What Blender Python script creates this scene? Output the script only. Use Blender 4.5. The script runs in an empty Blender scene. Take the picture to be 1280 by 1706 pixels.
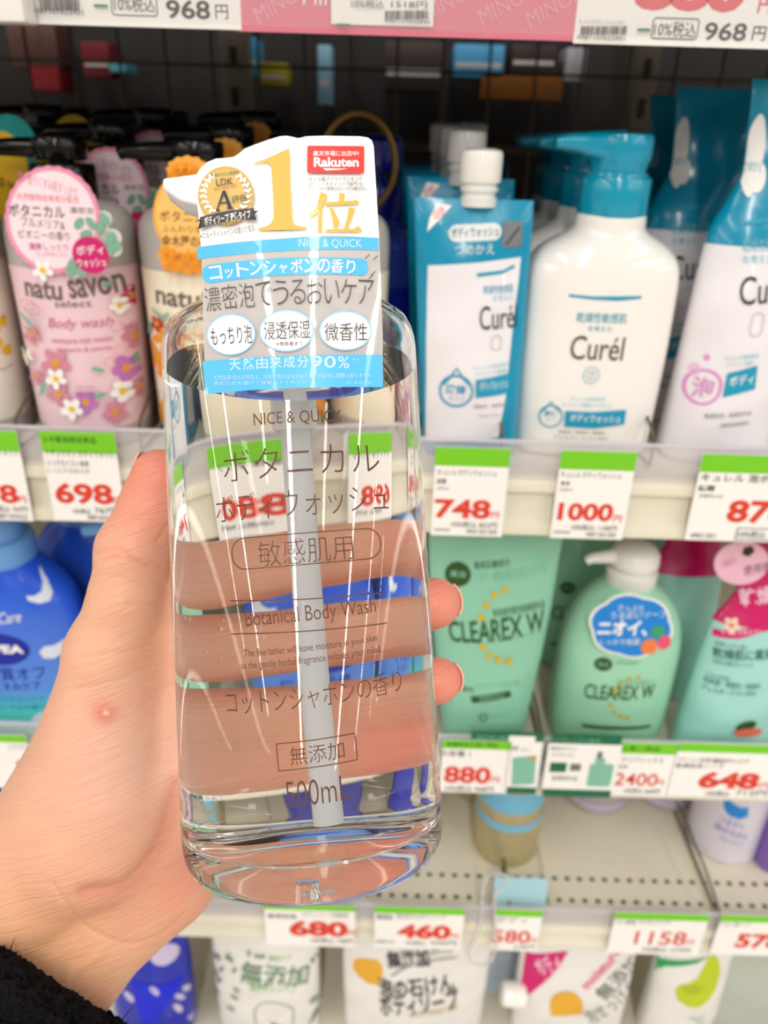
import bpy, bmesh, math, random
import numpy as np
from mathutils import Vector, Matrix

random.seed(7)
SC = bpy.context.scene
COL = SC.collection

# ------------------------------------------------------------------ camera
FPX, IW, IH = 1282.0, 1280.0, 1706.0
PITCH, ROLL = math.radians(26.0), math.radians(1.7)
CAM = np.array([0.0, 0.0, 1.3])
_fw = np.array([0, math.cos(PITCH), -math.sin(PITCH)])
_up0 = np.array([0, math.sin(PITCH), math.cos(PITCH)])
_rt0 = np.array([1.0, 0, 0])
RT = _rt0 * math.cos(ROLL) + _up0 * math.sin(ROLL)
UP = _up0 * math.cos(ROLL) - _rt0 * math.sin(ROLL)
FW = _fw
cd = bpy.data.cameras.new('camera')
cam = bpy.data.objects.new('camera', cd)
COL.objects.link(cam)
cd.sensor_fit = 'VERTICAL'
cd.sensor_height = 24.0
cd.lens = 24.0 * FPX / IH
cd.clip_start = 0.01
cam.matrix_world = Matrix(((RT[0], UP[0], -FW[0], CAM[0]), (RT[1], UP[1], -FW[1], CAM[1]),
                           (RT[2], UP[2], -FW[2], CAM[2]), (0, 0, 0, 1)))
cd.dof.use_dof = True
cd.dof.focus_distance = 0.195
cd.dof.aperture_fstop = 8.5
SC.camera = cam

# ------------------------------------------------------------------ light, exposure
SC.view_settings.view_transform = 'Standard'
SC.view_settings.look = 'None'
SC.view_settings.exposure = -0.92
SC.view_settings.gamma = 1.0
SC.view_settings.use_curve_mapping = False
cy = SC.cycles
cy.max_bounces = 64
cy.diffuse_bounces = 4
cy.glossy_bounces = 32
cy.transmission_bounces = 64
cy.transparent_max_bounces = 24
cy.caustics_reflective = False
cy.caustics_refractive = True
cy.sample_clamp_indirect = 12.0
cy.blur_glossy = 0.3
cy.use_denoising = True
W = bpy.data.worlds.new('world')
SC.world = W
W.use_nodes = True
bg = W.node_tree.nodes['Background']
bg.inputs['Color'].default_value = (1.0, 0.965, 0.92, 1)
bg.inputs['Strength'].default_value = 0.70


def tube_light(x, y, z, w, l, rad, color=(1.0, 0.96, 0.90)):
    L = bpy.data.lights.new('ceiling_tube', 'AREA')
    L.shape = 'RECTANGLE'
    L.size = w
    L.size_y = l
    L.energy = rad * w * l * math.pi          # radiance -> watts
    L.color = color
    o = bpy.data.objects.new('ceiling_tube', L)
    COL.objects.link(o)
    o.location = (x, y, z)
    return o


for lx, ly, ll, rr in ((0.0, -3.6, 5.6, 60), (-3.3, -3.4, 6.0, 60), (3.3, -3.4, 6.0, 60), (6.2, -3.4, 6.0, 60),
                       (10.9, -3.4, 6.0, 60), (-6.2, -3.0, 6.0, 60)):
    tube_light(lx, ly, 2.8, 0.15, ll, rr)
tube_light(-0.9, -0.75, 2.6, 0.10, 2.4, 34)
tube_light(1.2, -0.75, 2.6, 0.10, 2.4, 34)


# ------------------------------------------------------------------ helpers
def at(px, py, Y):
    """the point a pixel of the photograph shows on the vertical plane Y"""
    d = FW * FPX + RT * (px - IW / 2) - UP * (py - IH / 2)
    return CAM + d * (Y - CAM[1]) / d[1]


def at_depth(px, py, D):
    d = FW * FPX + RT * (px - IW / 2) - UP * (py - IH / 2)
    return CAM + d * D / FPX


def to_px(P):
    v = np.asarray(P) - CAM
    z = v @ FW
    return np.stack([IW / 2 + FPX * (v @ RT) / z, IH / 2 - FPX * (v @ UP) / z], -1)


def lin(c):
    return tuple(((x / 255.0) / 12.92 if x / 255.0 <= 0.04045 else ((x / 255.0 + 0.055) / 1.055) ** 2.4) for x in c) + (1.0,)


MATS = {}


def mat(name, rgb=(200, 200, 200), rough=0.45, metal=0.0, spec=0.5, coat=0.0, trans=0.0, ior=1.45, alpha=1.0, sub=0.0):
    if name in MATS:
        return MATS[name]
    m = bpy.data.materials.new(name)
    m.use_nodes = True
    b = m.node_tree.nodes['Principled BSDF']
    b.inputs['Base Color'].default_value = lin(rgb)
    b.inputs['Roughness'].default_value = rough
    b.inputs['Metallic'].default_value = metal
    b.inputs['Specular IOR Level'].default_value = spec
    b.inputs['Coat Weight'].default_value = coat
    b.inputs['Transmission Weight'].default_value = trans
    b.inputs['IOR'].default_value = ior
    b.inputs['Alpha'].default_value = alpha
    b.inputs['Subsurface Weight'].default_value = sub
    MATS[name] = m
    return m


def node(m, t, **kw):
    n = m.node_tree.nodes.new(t)
    for k, v in kw.items():
        if k in n.inputs:
            n.inputs[k].default_value = v
        else:
            setattr(n, k, v)
    return n


def link(m, a, b):
    m.node_tree.links.new(a, b)


def bsdf(m):
    return m.node_tree.nodes['Principled BSDF']


def add_bump(m, scale, strength, dist=0.0005, kind='ShaderNodeTexNoise', detail=3.0, coord='Object'):
    tc = node(m, 'ShaderNodeTexCoord')
    t = node(m, kind, Scale=scale)
    if kind == 'ShaderNodeTexNoise':
        t.inputs['Detail'].default_value = detail
    bp = node(m, 'ShaderNodeBump', Strength=strength, Distance=dist)
    link(m, tc.outputs[coord], t.inputs['Vector'])
    link(m, t.outputs[0], bp.inputs['Height'])
    link(m, bp.outputs['Normal'], bsdf(m).inputs['Normal'])
    return m


def clear_sheet(name, tint, haze, gloss=0.10, rough=0.05):
    """thin clear plastic: mostly see-through, a little white haze and a little gloss"""
    if name in MATS:
        return MATS[name]
    m = bpy.data.materials.new(name)
    m.use_nodes = True
    nt = m.node_tree
    nt.nodes.clear()
    out = node(m, 'ShaderNodeOutputMaterial')
    tr = node(m, 'ShaderNodeBsdfTransparent')
    tr.inputs['Color'].default_value = (1, 1, 1, 1)
    df = node(m, 'ShaderNodeBsdfDiffuse')
    df.inputs['Color'].default_value = lin(tint)
    gl = node(m, 'ShaderNodeBsdfGlossy', Roughness=rough)
    m1 = node(m, 'ShaderNodeMixShader')
    m1.inputs[0].default_value = haze
    m2 = node(m, 'ShaderNodeMixShader')
    m2.inputs[0].default_value = gloss
    link(m, tr.outputs[0], m1.inputs[1])
    link(m, df.outputs[0], m1.inputs[2])
    link(m, m1.outputs[0], m2.inputs[1])
    link(m, gl.outputs[0], m2.inputs[2])
    link(m, m2.outputs[0], out.inputs['Surface'])
    MATS[name] = m
    return m


class MB:
    """collects shapes, then links them as ONE mesh object"""

    def __init__(s):
        s.v, s.f, s.mi, s.mats, s.sm = [], [], [], [], []

    def slot(s, m):
        if m not in s.mats:
            s.mats.append(m)
        return s.mats.index(m)

    def add(s, V, F, m, smooth=True):
        o = len(s.v)
        k = s.slot(m)
        s.v.extend([tuple(map(float, p)) for p in V])
        for f in F:
            s.f.append(tuple(i + o for i in f))
            s.mi.append(k)
            s.sm.append(smooth)
        return s

    def build(s, name, parent=None, sharp=40):
        me = bpy.data.meshes.new(name)
        me.from_pydata(s.v, [], s.f)
        for m in s.mats:
            me.materials.append(m)
        me.polygons.foreach_set('material_index', s.mi)
        me.polygons.foreach_set('use_smooth', s.sm)
        me.update()
        if sharp:
            me.set_sharp_from_angle(angle=math.radians(sharp))
        o = bpy.data.objects.new(name, me)
        COL.objects.link(o)
        if parent is not None:
            o.parent = parent
        return o

    # ---- shapes
    def box(s, x0, x1, y0, y1, z0, z1, m, bev=0.0):
        if bev <= 0:
            V = [(x, y, z) for x in (x0, x1) for y in (y0, y1) for z in (z0, z1)]
            F = [(0, 1, 3, 2), (4, 6, 7, 5), (0, 4, 5, 1), (2, 3, 7, 6), (0, 2, 6, 4), (1, 5, 7, 3)]
            return s.add(V, F, m, False)
        bm = bmesh.new()
        bmesh.ops.create_cube(bm, size=1.0)
        for v in bm.verts:
            v.co = Vector(((x0 + x1) / 2 + v.co.x * (x1 - x0), (y0 + y1) / 2 + v.co.y * (y1 - y0), (z0 + z1) / 2 + v.co.z * (z1 - z0)))
        bmesh.ops.bevel(bm, geom=list(bm.edges), offset=bev, segments=3, affect='EDGES', profile=0.5)
        s.bm(bm, m)
        return s

    def bm(s, bm, m, smooth=True):
        bm.verts.index_update()
        s.add([v.co for v in bm.verts], [[v.index for v in f.verts] for f in bm.faces], m, smooth)
        bm.free()
        return s

    def loft(s, secs, m, n=48, cap0=True, cap1=True, wob=None):
        """secs: (z, a, b, e, cx, cy): superellipse rings"""
        V, F = [], []
        for z, a, b, e, cx, cyy in secs:
            for k in range(n):
                t = 2 * math.pi * k / n
                c, d = math.cos(t), math.sin(t)
                x = cx + a * math.copysign(abs(c) ** (2 / e), c)
                y = cyy + b * math.copysign(abs(d) ** (2 / e), d)
                p = (x, y, z)
                V.append(wob(p) if wob else p)
        for i in range(len(secs) - 1):
            for k in range(n):
                k2 = (k + 1) % n
                F.append((i * n + k, i * n + k2, (i + 1) * n + k2, (i + 1) * n + k))
        if cap0:
            F.append(tuple(reversed(range(n))))
        if cap1:
            F.append(tuple(range((len(secs) - 1) * n, len(secs) * n)))
        return s.add(V, F, m)

    def lathe(s, prof, m, n=48, cx=0.0, cyy=0.0, closed=False):
        """prof: (r, z) pairs from bottom to top"""
        V, F, rows = [], [], []
        for r, z in prof:
            if r < 1e-7:
                rows.append([len(V)])
                V.append((cx, cyy, z))
            else:
                rows.append(list(range(len(V), len(V) + n)))
                V += [(cx + r * math.cos(2 * math.pi * k / n), cyy + r * math.sin(2 * math.pi * k / n), z) for k in range(n)]
        pairs = list(zip(rows, rows[1:]))
        if closed:
            pairs.append((rows[-1], rows[0]))
        for A, B in pairs:
            for k in range(n):
                k2 = (k + 1) % n
                if len(A) == 1 and len(B) == 1:
                    break
                if len(A) == 1:
                    F.append((A[0], B[k2], B[k]))
                elif len(B) == 1:
                    F.append((A[k], A[k2], B[0]))
                else:
                    F.append((A[k], A[k2], B[k2], B[k]))
        return s.add(V, F, m)

    def tube(s, pts, r, m, n=10, closed=False):
        P = [np.array(p, float) for p in pts]
        N = len(P)
        rr = r if isinstance(r, (list, tuple)) else [r] * N
        V, F = [], []
        prev = None
        for i in range(N):
            if closed:
                t = P[(i + 1) % N] - P[i - 1]
            else:
                t = P[min(i + 1, N - 1)] - P[max(i - 1, 0)]
            t = t / (np.linalg.norm(t) + 1e-12)
            if prev is None:
                a = np.array([0, 0, 1.0]) if abs(t[2]) < 0.9 else np.array([1.0, 0, 0])
                u = np.cross(t, a)
            else:
                u = prev - t * (prev @ t)
            u = u / (np.linalg.norm(u) + 1e-12)
            prev = u
            w = np.cross(t, u)
            for k in range(n):
                an = 2 * math.pi * k / n
                V.append(P[i] + rr[i] * (math.cos(an) * u + math.sin(an) * w))
        for i in range(N if closed else N - 1):
            j = (i + 1) % N
            for k in range(n):
                k2 = (k + 1) % n
                F.append((i * n + k, i * n + k2, j * n + k2, j * n + k))
        if not closed:
            F.append(tuple(reversed(range(n))))
            F.append(tuple(range((N - 1) * n, N * n)))
        return s.add(V, F, m)

    def sheet(s, poly, y0, y1, m, edge=None):
        """an upright flat plate: outline poly (x, z) between y0 (front) and y1"""
        n = len(poly)
        V = [(x, y0, z) for x, z in poly] + [(x, y1, z) for x, z in poly]
        ar = sum(poly[i][0] * poly[(i + 1) % n][1] - poly[(i + 1) % n][0] * poly[i][1] for i in range(n))
        a, b = tuple(range(n)), tuple(range(n, 2 * n))
        F = [a if ar > 0 else a[::-1], b[::-1] if ar > 0 else b]
        for i in range(n):
            j = (i + 1) % n
            F.append((j, i, n + i, n + j) if ar > 0 else (i, j, n + j, n + i))
        return s.add(V, F, m, False)


def dense(rows, per=6):
    """monotone cubic through rows of numbers"""
    R = np.array(rows, float)
    n = len(R)
    D = np.diff(R, axis=0)
    T = np.zeros_like(R)
    for i in range(1, n - 1):
        same = D[i - 1] * D[i] > 0
        T[i] = np.where(same, 2 * D[i - 1] * D[i] / np.where(same, D[i - 1] + D[i], 1), 0)
    T[0], T[-1] = D[0], D[-1]
    out = []
    for i in range(n - 1):
        for k in range(per):
            t = k / per
            h = (2 * t ** 3 - 3 * t ** 2 + 1, t ** 3 - 2 * t ** 2 + t, -2 * t ** 3 + 3 * t ** 2, t ** 3 - t ** 2)
            out.append(h[0] * R[i] + h[1] * T[i] + h[2] * R[i + 1] + h[3] * T[i + 1])
    out.append(R[-1])
    return [tuple(r) for r in out]


def front_of(secs):
    """front surface y(x, z) of a loft"""
    S = sorted(secs)
    Z = np.array([q[0] for q in S]) + np.arange(len(S)) * 1e-9
    A = [np.array([q[i] for q in S]) for i in range(1, 6)]

    def fr(x, z):
        a, b, e, cx, cyy = [float(np.interp(z, Z, q)) for q in A]
        t = min(abs(x - cx) / max(a, 1e-6), 0.985)
        return cyy - b * (1 - t ** e) ** (1 / e)
    return fr


def thing(name, label, cat, loc=(0, 0, 0), group=None):
    o = bpy.data.objects.new(name, None)
    COL.objects.link(o)
    o.empty_display_size = 0.02
    o.location = loc
    o['label'] = label
    o['category'] = cat
    if group:
        o['group'] = group
    return o


def tag(o, label, cat, group=None):
    o['label'] = label
    o['category'] = cat
    if group:
        o['group'] = group
    return o


def struct(o):
    o['kind'] = 'structure'
    return o


def copy_thing(src, loc, label, group=None, skip=()):
    r = src.copy()
    COL.objects.link(r)
    r.location = loc
    r['label'] = label
    if group:
        r['group'] = group

    def rec(a, b):
        for ch in a.children:
            if ch.name.split('.')[0] in skip:
                continue
            c = ch.copy()
            COL.objects.link(c)
            c.parent = b
            rec(ch, c)
    rec(src, r)
    return r


# ------------------------------------------------------------------ printing on surfaces
_TXT = {}


def glyphs(body, bold=0.0):
    """outline mesh of a line of text, scaled to the unit box"""
    key = (body, bold)
    if key in _TXT:
        return _TXT[key]
    cu = bpy.data.curves.new('lettering', 'FONT')
    cu.body = body
    cu.resolution_u = 3
    cu.offset = bold
    o = bpy.data.objects.new('lettering', cu)
    COL.objects.link(o)
    me = bpy.data.meshes.new_from_object(o.evaluated_get(bpy.context.evaluated_depsgraph_get()))
    V = np.array([v.co[:2] for v in me.vertices]) if len(me.vertices) else np.zeros((0, 2))
    F = [tuple(p.vertices) for p in me.polygons]
    bpy.data.objects.remove(o)
    bpy.data.curves.remove(cu)
    bpy.data.meshes.remove(me)
    if len(V):
        lo, hi = V.min(0), V.max(0)
        V = (V - lo) / np.maximum(hi - lo, 1e-6) - 0.5
    _TXT[key] = (V, F)
    return _TXT[key]


class Print:
    """flat artwork in local (u, v) metres, laid on a surface by place(u, v, off)"""

    def __init__(s, uv, place, cell=0.0, lift=0.00025, step=0.00004):
        s.uv, s.place, s.cell, s.off, s.step = uv, place, cell, lift, step
        s.mb = MB()

    def _rect(s, b):
        x0, y0, x1, y1 = b
        xm, ym = (x0 + x1) / 2, (y0 + y1) / 2
        c = s.uv(xm, ym)
        w = s.uv(x1, ym)[0] - s.uv(x0, ym)[0]
        h = s.uv(xm, y0)[1] - s.uv(xm, y1)[1]
        return c[0], c[1], w, h

    def _emit(s, pts, F, m, cut):
        bm = bmesh.new()
        vs = [bm.verts.new((p[0], p[1], 0)) for p in pts]
        for f in F:
            try:
                bm.faces.new([vs[i] for i in f])
            except ValueError:
                pass
        bmesh.ops.triangulate(bm, faces=bm.faces[:], ngon_method='EAR_CLIP')
        if cut and s.cell:
            us, ws = [p[0] for p in pts], [p[1] for p in pts]
            for ax, lo, hi in ((0, min(us), max(us)), (1, min(ws), max(ws))):
                k = math.ceil(lo / s.cell)
                while k * s.cell < hi:
                    no = (1, 0, 0) if ax == 0 else (0, 1, 0)
                    co = (k * s.cell, 0, 0) if ax == 0 else (0, k * s.cell, 0)
                    bmesh.ops.bisect_plane(bm, geom=bm.verts[:] + bm.edges[:] + bm.faces[:], plane_co=co, plane_no=no)
                    k += 1
        bmesh.ops.triangulate(bm, faces=bm.faces[:])
        bm.verts.index_update()
        V = [s.place(v.co.x, v.co.y, s.off) for v in bm.verts]
        s.mb.add(V, [[v.index for v in f.verts] for f in bm.faces], m)
        bm.free()
        s.off += s.step
        return s

    @staticmethod
    def _rot(P, c, deg, skew=0.0):
        a = math.radians(deg)
        ca, sa = math.cos(a), math.sin(a)
        return [(c[0] + (x + skew * y) * ca - y * sa, c[1] + (x + skew * y) * sa + y * ca) for x, y in P]

    def rect(s, b, m, r=0.0, rot=0.0):
        cx, cyy, w, h = s._rect(b)
        r = min(r * (w / max(b[2] - b[0], 1e-6)), w / 2, h / 2)
        if r <= 0:
            P = [(-w / 2, -h / 2), (w / 2, -h / 2), (w / 2, h / 2), (-w / 2, h / 2)]
        else:
            P = []
            for sx, sy, a0 in ((1, -1, -90), (1, 1, 0), (-1, 1, 90), (-1, -1, 180)):
                for k in range(7):
                    a = math.radians(a0 + 15 * k)
                    P.append((sx * (w / 2 - r) + r * math.cos(a), sy * (h / 2 - r) + r * math.sin(a)))
        P = s._rot(P, (cx, cyy), rot)
        return s._emit(P, [tuple(range(len(P)))], m, True)

    def ell(s, b, m, rot=0.0, n=28):
        cx, cyy, w, h = s._rect(b)
        P = [(w / 2 * math.cos(2 * math.pi * k / n), h / 2 * math.sin(2 * math.pi * k / n)) for k in range(n)]
        P = s._rot(P, (cx, cyy), rot)
        return s._emit(P, [tuple(range(n))], m, True)

    def frame(s, b, m, t, r=0.0, rot=0.0, n=9):
        """a rounded outline of line width t (photo pixels)"""
        cx, cyy, w, h = s._rect(b)
        k0 = w / max(b[2] - b[0], 1e-6)
        t, r = t * k0, min(r * k0, w / 2, h / 2)
        P, Q = [], []
        for sx, sy, a0 in ((1, -1, -90), (1, 1, 0), (-1, 1, 90), (-1, -1, 180)):
            for k in range(n):
                a = math.radians(a0 + 90 * k / (n - 1))
                P.append((sx * (w / 2 - r) + r * math.cos(a), sy * (h / 2 - r) + r * math.sin(a)))
                ri = max(r - t, 0)
                Q.append((sx * (w / 2 - max(r, t)) + ri * math.cos(a), sy * (h / 2 - max(r, t)) + ri * math.sin(a)))
        N = len(P)
        A = s._rot(P + Q, (cx, cyy), rot)
        return s._emit(A, [(i, (i + 1) % N, N + (i + 1) % N, N + i) for i in range(N)], m, True)

    def ring(s, b, m, t, rot=0.0):
        return s.frame(b, m, t, r=1e9, rot=rot, n=14)

    def poly(s, pts, m):
        P = [s.uv(*p) for p in pts]
        return s._emit(P, [tuple(range(len(P)))], m, True)

    def line(s, pts, t, m):
        """a stroke of width t photo pixels"""
        P = [np.array(s.uv(*p)) for p in pts]
        k0 = np.linalg.norm(np.array(s.uv(pts[0][0] + 1, pts[0][1])) - P[0])
        A, B = [], []
        for i in range(len(P)):
            d = P[min(i + 1, len(P) - 1)] - P[max(i - 1, 0)]
            d = d / (np.linalg.norm(d) + 1e-12)
            nn = np.array([-d[1], d[0]]) * t * k0 / 2
            A.append(P[i] - nn)
            B.append(P[i] + nn)
        N = len(P)
        return s._emit([tuple(q) for q in A + B], [(i, i + 1, N + i + 1, N + i) for i in range(N - 1)], m, False)

    def text(s, body, b, m, bold=0.0, rot=0.0, skew=0.0):
        V, F = glyphs(body, bold)
        if not len(V):
            return s
        cx, cyy, w, h = s._rect(b)
        P = s._rot([(x * w, y * h) for x, y in V], (cx, cyy), rot, skew)
        return s._emit(P, F, m, False)

    def build(s, name, parent):
        return s.mb.build(name, parent, sharp=None)


def on_loft(loc, secs, Y=None, cell=0.004, lift=0.0003, wob=None):
    """artwork on the front of a lofted product standing at loc; photo pixels are read on its front plane"""
    fr = front_of(secs)
    yf = loc[1] + min(fr(q[4], q[0]) for q in secs) if Y is None else Y

    def uv(px, py):
        yy = yf
        for _ in range(8):
            q = at(px, py, yy)
            yy = 0.5 * yy + 0.5 * (loc[1] + fr(q[0] - loc[0], q[2] - loc[2]))
        return (q[0] - loc[0], q[2] - loc[2])

    def place(u, v, o):
        q = (u, fr(u, v), v)
        S_ = sorted(secs)
        zz = [s_[0] for s_ in S_]
        aa, cc = float(np.interp(v, zz, [s_[1] for s_ in S_])), float(np.interp(v, zz, [s_[4] for s_ in S_]))
        q = (min(max(u, cc - 0.985 * aa), cc + 0.985 * aa), q[1], v)
        q = wob(q) if wob else q
        return (q[0], q[1] - o, q[2])
    return Print(uv, place, cell, lift)


def on_plate(loc, y, lift=0.00015):
    def uv(px, py):
        q = at(px, py, loc[1] + y)
        return (q[0] - loc[0], q[2] - loc[2])
    return Print(uv, lambda u, v, o: (u, y - o, v), 0.0, lift, 0.00003)


def arc(x0, y0, x1, y1, sag, n=12):
    """curve between two pixels, bulging by sag pixels"""
    out = []
    L = math.hypot(x1 - x0, y1 - y0)
    nx, ny = -(y1 - y0) / L, (x1 - x0) / L
    for k in range(n + 1):
        t = k / n
        q = 4 * t * (1 - t) * sag
        out.append((x0 + (x1 - x0) * t + nx * q, y0 + (y1 - y0) * t + ny * q))
    return out
# ------------------------------------------------------------------ materials shared by many things
WHITE = mat('white plastic', (242, 240, 236), 0.28, coat=0.3)
PAPER = mat('white paper', (248, 246, 242), 0.55)
CREAM = mat('cream enamel', (226, 220, 200), 0.35)
CREAMD = mat('cream enamel groove', (196, 188, 164), 0.4)
DARK = mat('dark brown panel', (26, 20, 18), 0.6)
WIRE = mat('dull steel wire', (120, 112, 100), 0.35, metal=0.8)
INK = mat('black ink', (52, 48, 46), 0.6)
GREYINK = mat('grey ink', (120, 116, 112), 0.6)
RED = mat('red ink', (222, 62, 40), 0.6)
LIME = mat('lime green ink', (120, 205, 30), 0.55)
BLACKP = mat('black gloss plastic', (9, 8, 9), 0.2, coat=0.1, spec=0.35)
ACRYL = clear_sheet('clear acrylic lip', (222, 218, 222), 0.30, 0.06)
HOLE = mat('dark hole', (60, 48, 36), 0.8)

YF = 0.370          # plane of the price rails
S1, S2, S3, S4 = 1.1445, 0.9370, 0.7920, 0.6100   # tops of the shelf boards
X0, X1, YB = -0.62, 0.62, 0.74


def shelf(name, label, top, lip, bot, depth=0.36):
    t = thing(name, label, 'shelf', (0, YF, top))
    b = MB()
    b.box(X0, X1, 0.006, depth, -0.012, -0.0003, CREAM, 0.0008)
    board = b.build('shelf_board', t)
    r = MB()
    h = bot - top
    pr = [(0.006, -0.001), (0.0035, -0.004), (0.0015, -0.0085), (0.0015, -0.0115), (0.0045, -0.0135), (0.0045, h + 0.010),
          (0.0015, h + 0.007), (0.0015, h + 0.001), (0.004, h), (0.012, h), (0.012, -0.012)]
    V = [(x, y, z) for x in (X0, X1) for y, z in pr]
    n = len(pr)
    F = [(i, (i + 1) % n, n + (i + 1) % n, n + i) for i in range(n)] + [tuple(range(n)), tuple(range(2 * n - 1, n - 1, -1))]
    r.add(V, F, CREAM, False)
    r.build('price_rail', t, sharp=50)
    a = MB()
    a.box(X0, X1, 0.0030, 0.0042, -0.010, lip - top, ACRYL)
    a.box(X0, X1, 0.0024, 0.0048, lip - top, lip - top + 0.0012, clear_sheet('acrylic edge', (235, 230, 238), 0.62, 0.12))
    a.build('clear_lip', t)
    return t, board


sh1, _ = shelf('store_shelf', 'cream metal shelf holding the blue and white pump bottles at eye level', S1, 1.1600, 1.1065)
sh2, _ = shelf('store_shelf', 'cream metal shelf holding the mint green bottles and the light blue bottles', S2, 0.9620, 0.9160)
sh3, b3 = shelf('store_shelf', 'half empty cream metal shelf with rows of small round holes', S3, 0.8040, 0.7645)
sh4, _ = shelf('store_shelf', 'lowest cream shelf under the white refill pouches', S4, 0.622, 0.575)
# rows of punched holes along the front of the half empty shelf
hb = MB()
for yy in (0.0205, 0.0392):
    k = 0
    x = -0.60
    while x < 0.6:
        V = [(x + 0.0019 * math.cos(a), yy + 0.0019 * math.sin(a), 0.0002) for a in np.linspace(0, 2 * math.pi, 12, endpoint=False)]
        hb.add(V, [tuple(range(12))], HOLE, False)
        x += 0.0096
ho = hb.build('punched_holes', sh3)
ho['kind'] = 'stuff'
# thin seams where shelf mats meet
sm = MB()
for xx in (0.0, 0.131, 0.252):
    sm.box(xx - 0.0004, xx + 0.0004, 0.012, 0.35, 0.0001, 0.0012, CREAMD)
sm.build('shelf_seam', sh3)

# top shelf, seen from just below its price strip
t = thing('store_shelf', 'top shelf whose pink and white price strip runs across the upper edge', 'shelf', (0, YF, 1.352))
b = MB()
b.box(X0, X1, 0.010, 0.36, 0.034, 0.046, DARK)
b.build('shelf_board', t)
b = MB()
b.box(X0, X1, 0.002, 0.0095, -0.0135, 0.070, mat('cream enamel'), 0.0006)
b.build('price_rail', t)
b = MB()
b.box(X0, X1, -0.0040, -0.0032, -0.0130, 0.060, clear_sheet('strip cover', (240, 236, 236), 0.05, 0.05))
b.build('clear_lip', t)
TOPT = t

# setting around the gondola
m = MB()
m.box(-0.9, 0.9, 0.0, 0.01, 0.0, 2.0, DARK)
o = struct(m.build('wall_back'))
o.location = (0, 0.86, 0)
FLOORM = mat('beige floor tile', (206, 196, 184), 0.3)
add_bump(FLOORM, 40, 0.05)
m = MB()
m.box(-14, 14, -9, 1.2, -0.02, 0.0, FLOORM)
struct(m.build('floor'))
CEILM = mat('white ceiling board', (235, 232, 226), 0.7)
# wire back grid of the fixture
g = MB()
GW = mat('brown grid wire', (70, 58, 52), 0.4, metal=0.3)
for i in range(33):
    x = -0.62 + i * 0.03875
    g.tube([(x, 0, 0.62), (x, 0, 1.46)], 0.0013, GW, 6)
for i in range(19):
    z = 0.63 + i * 0.045
    g.tube([(-0.62, 0.002, z), (0.62, 0.002, z)], 0.0013, GW, 6)
o = tag(g.build('wire_grid'), 'brown wire grid closing the back of the shelves', 'wire grid')
o.location = (0, 0.742, 0)
for i, (px, w, lab) in enumerate(((392, 0.022, 'cream upright post behind the black pump heads at left'), (1075, 0.02, 'cream upright post behind the white pump bottles'))):
    q = at(px, 120, 0.76)
    m = MB()
    m.box(-w / 2, w / 2, 0, 0.03, 0, 1.55, mat('grey brown upright', (128, 116, 102), 0.5), 0.002)
    for k in range(30):
        m.box(-0.003, 0.003, -0.0006, 0.001, 0.6 + k * 0.03, 0.615 + k * 0.03, HOLE)
    o = tag(m.build('shelf_upright'), lab, 'shelf post')
    o.location = (q[0], 0.755, 0)

# goods seen through the grid, on the far side
far = [((755, 75, 842, 128), (90, 180, 232), 'pale blue carton glimpsed through the grid above the white spout caps'),
       ((402, 62, 428, 130), (70, 160, 210), 'narrow blue carton behind the grid left of the yellow striped one'),
       ((432, 105, 478, 142), (196, 176, 40), 'small yellow and blue carton behind the grid'),
       ((530, 75, 552, 175), (150, 200, 228), 'tall pale blue bottle box behind the grid above the hang label'),
       ((20, 40, 90, 112), (96, 62, 56), 'brown carton behind the grid at upper left'),
       ((50, 108, 96, 150), (170, 40, 48), 'red carton behind the grid at upper left'),
       ((140, 70, 180, 128), (128, 30, 44), 'dark red carton behind the grid beside the pale blue tag'),
       ((178, 104, 208, 120), (110, 200, 225), 'small pale cyan box behind the grid at left'),
       ((940, 80, 980, 135), (196, 190, 200), 'pale grey carton behind the grid above the white pump bottle'),
       ((800, 125, 940, 165), (150, 92, 30), 'long orange brown carton behind the grid'),
       ((640, 70, 740, 150), (70, 56, 52), 'dull brown carton behind the grid between the blue ones'),
       ((850, 75, 930, 122), (66, 50, 46), 'dark carton behind the grid right of the pale blue one')]
for (x0, y0, x1, y1), c, lab in far:
    a, bq = at(x0, y1, 0.79), at(x1, y0, 0.79)
    m = MB()
    w, h = bq[0] - a[0], bq[2] - a[2]
    cm = mat('carton ' + lab, c, 0.5)
    m.box(-w / 2, w / 2, 0, 0.035, 0, h, cm, 0.001)
    m.box(-w / 2 + 0.002, w / 2 - 0.002, -0.0004, 0.001, h * 0.30, h * 0.45, mat('carton band', (226, 222, 220), 0.5)) if 'blue' in lab else None
    o = tag(m.build('carton'), lab, 'box', 'cartons on the far side of the grid')
    o.location = ((a[0] + bq[0]) / 2, 0.79, a[2])
# far shelf the cartons stand on
m = MB()
m.box(-0.62, 0.62, 0.0, 0.065, -0.006, 0, mat('far shelf brown', (84, 66, 56), 0.5))
for z, lab in ((1.2945, 'brown far side shelf behind the grid, upper one'),):
    o = tag(m.build('far_shelf'), lab, 'shelf')
    o.location = (0, 0.775, z)


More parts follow.
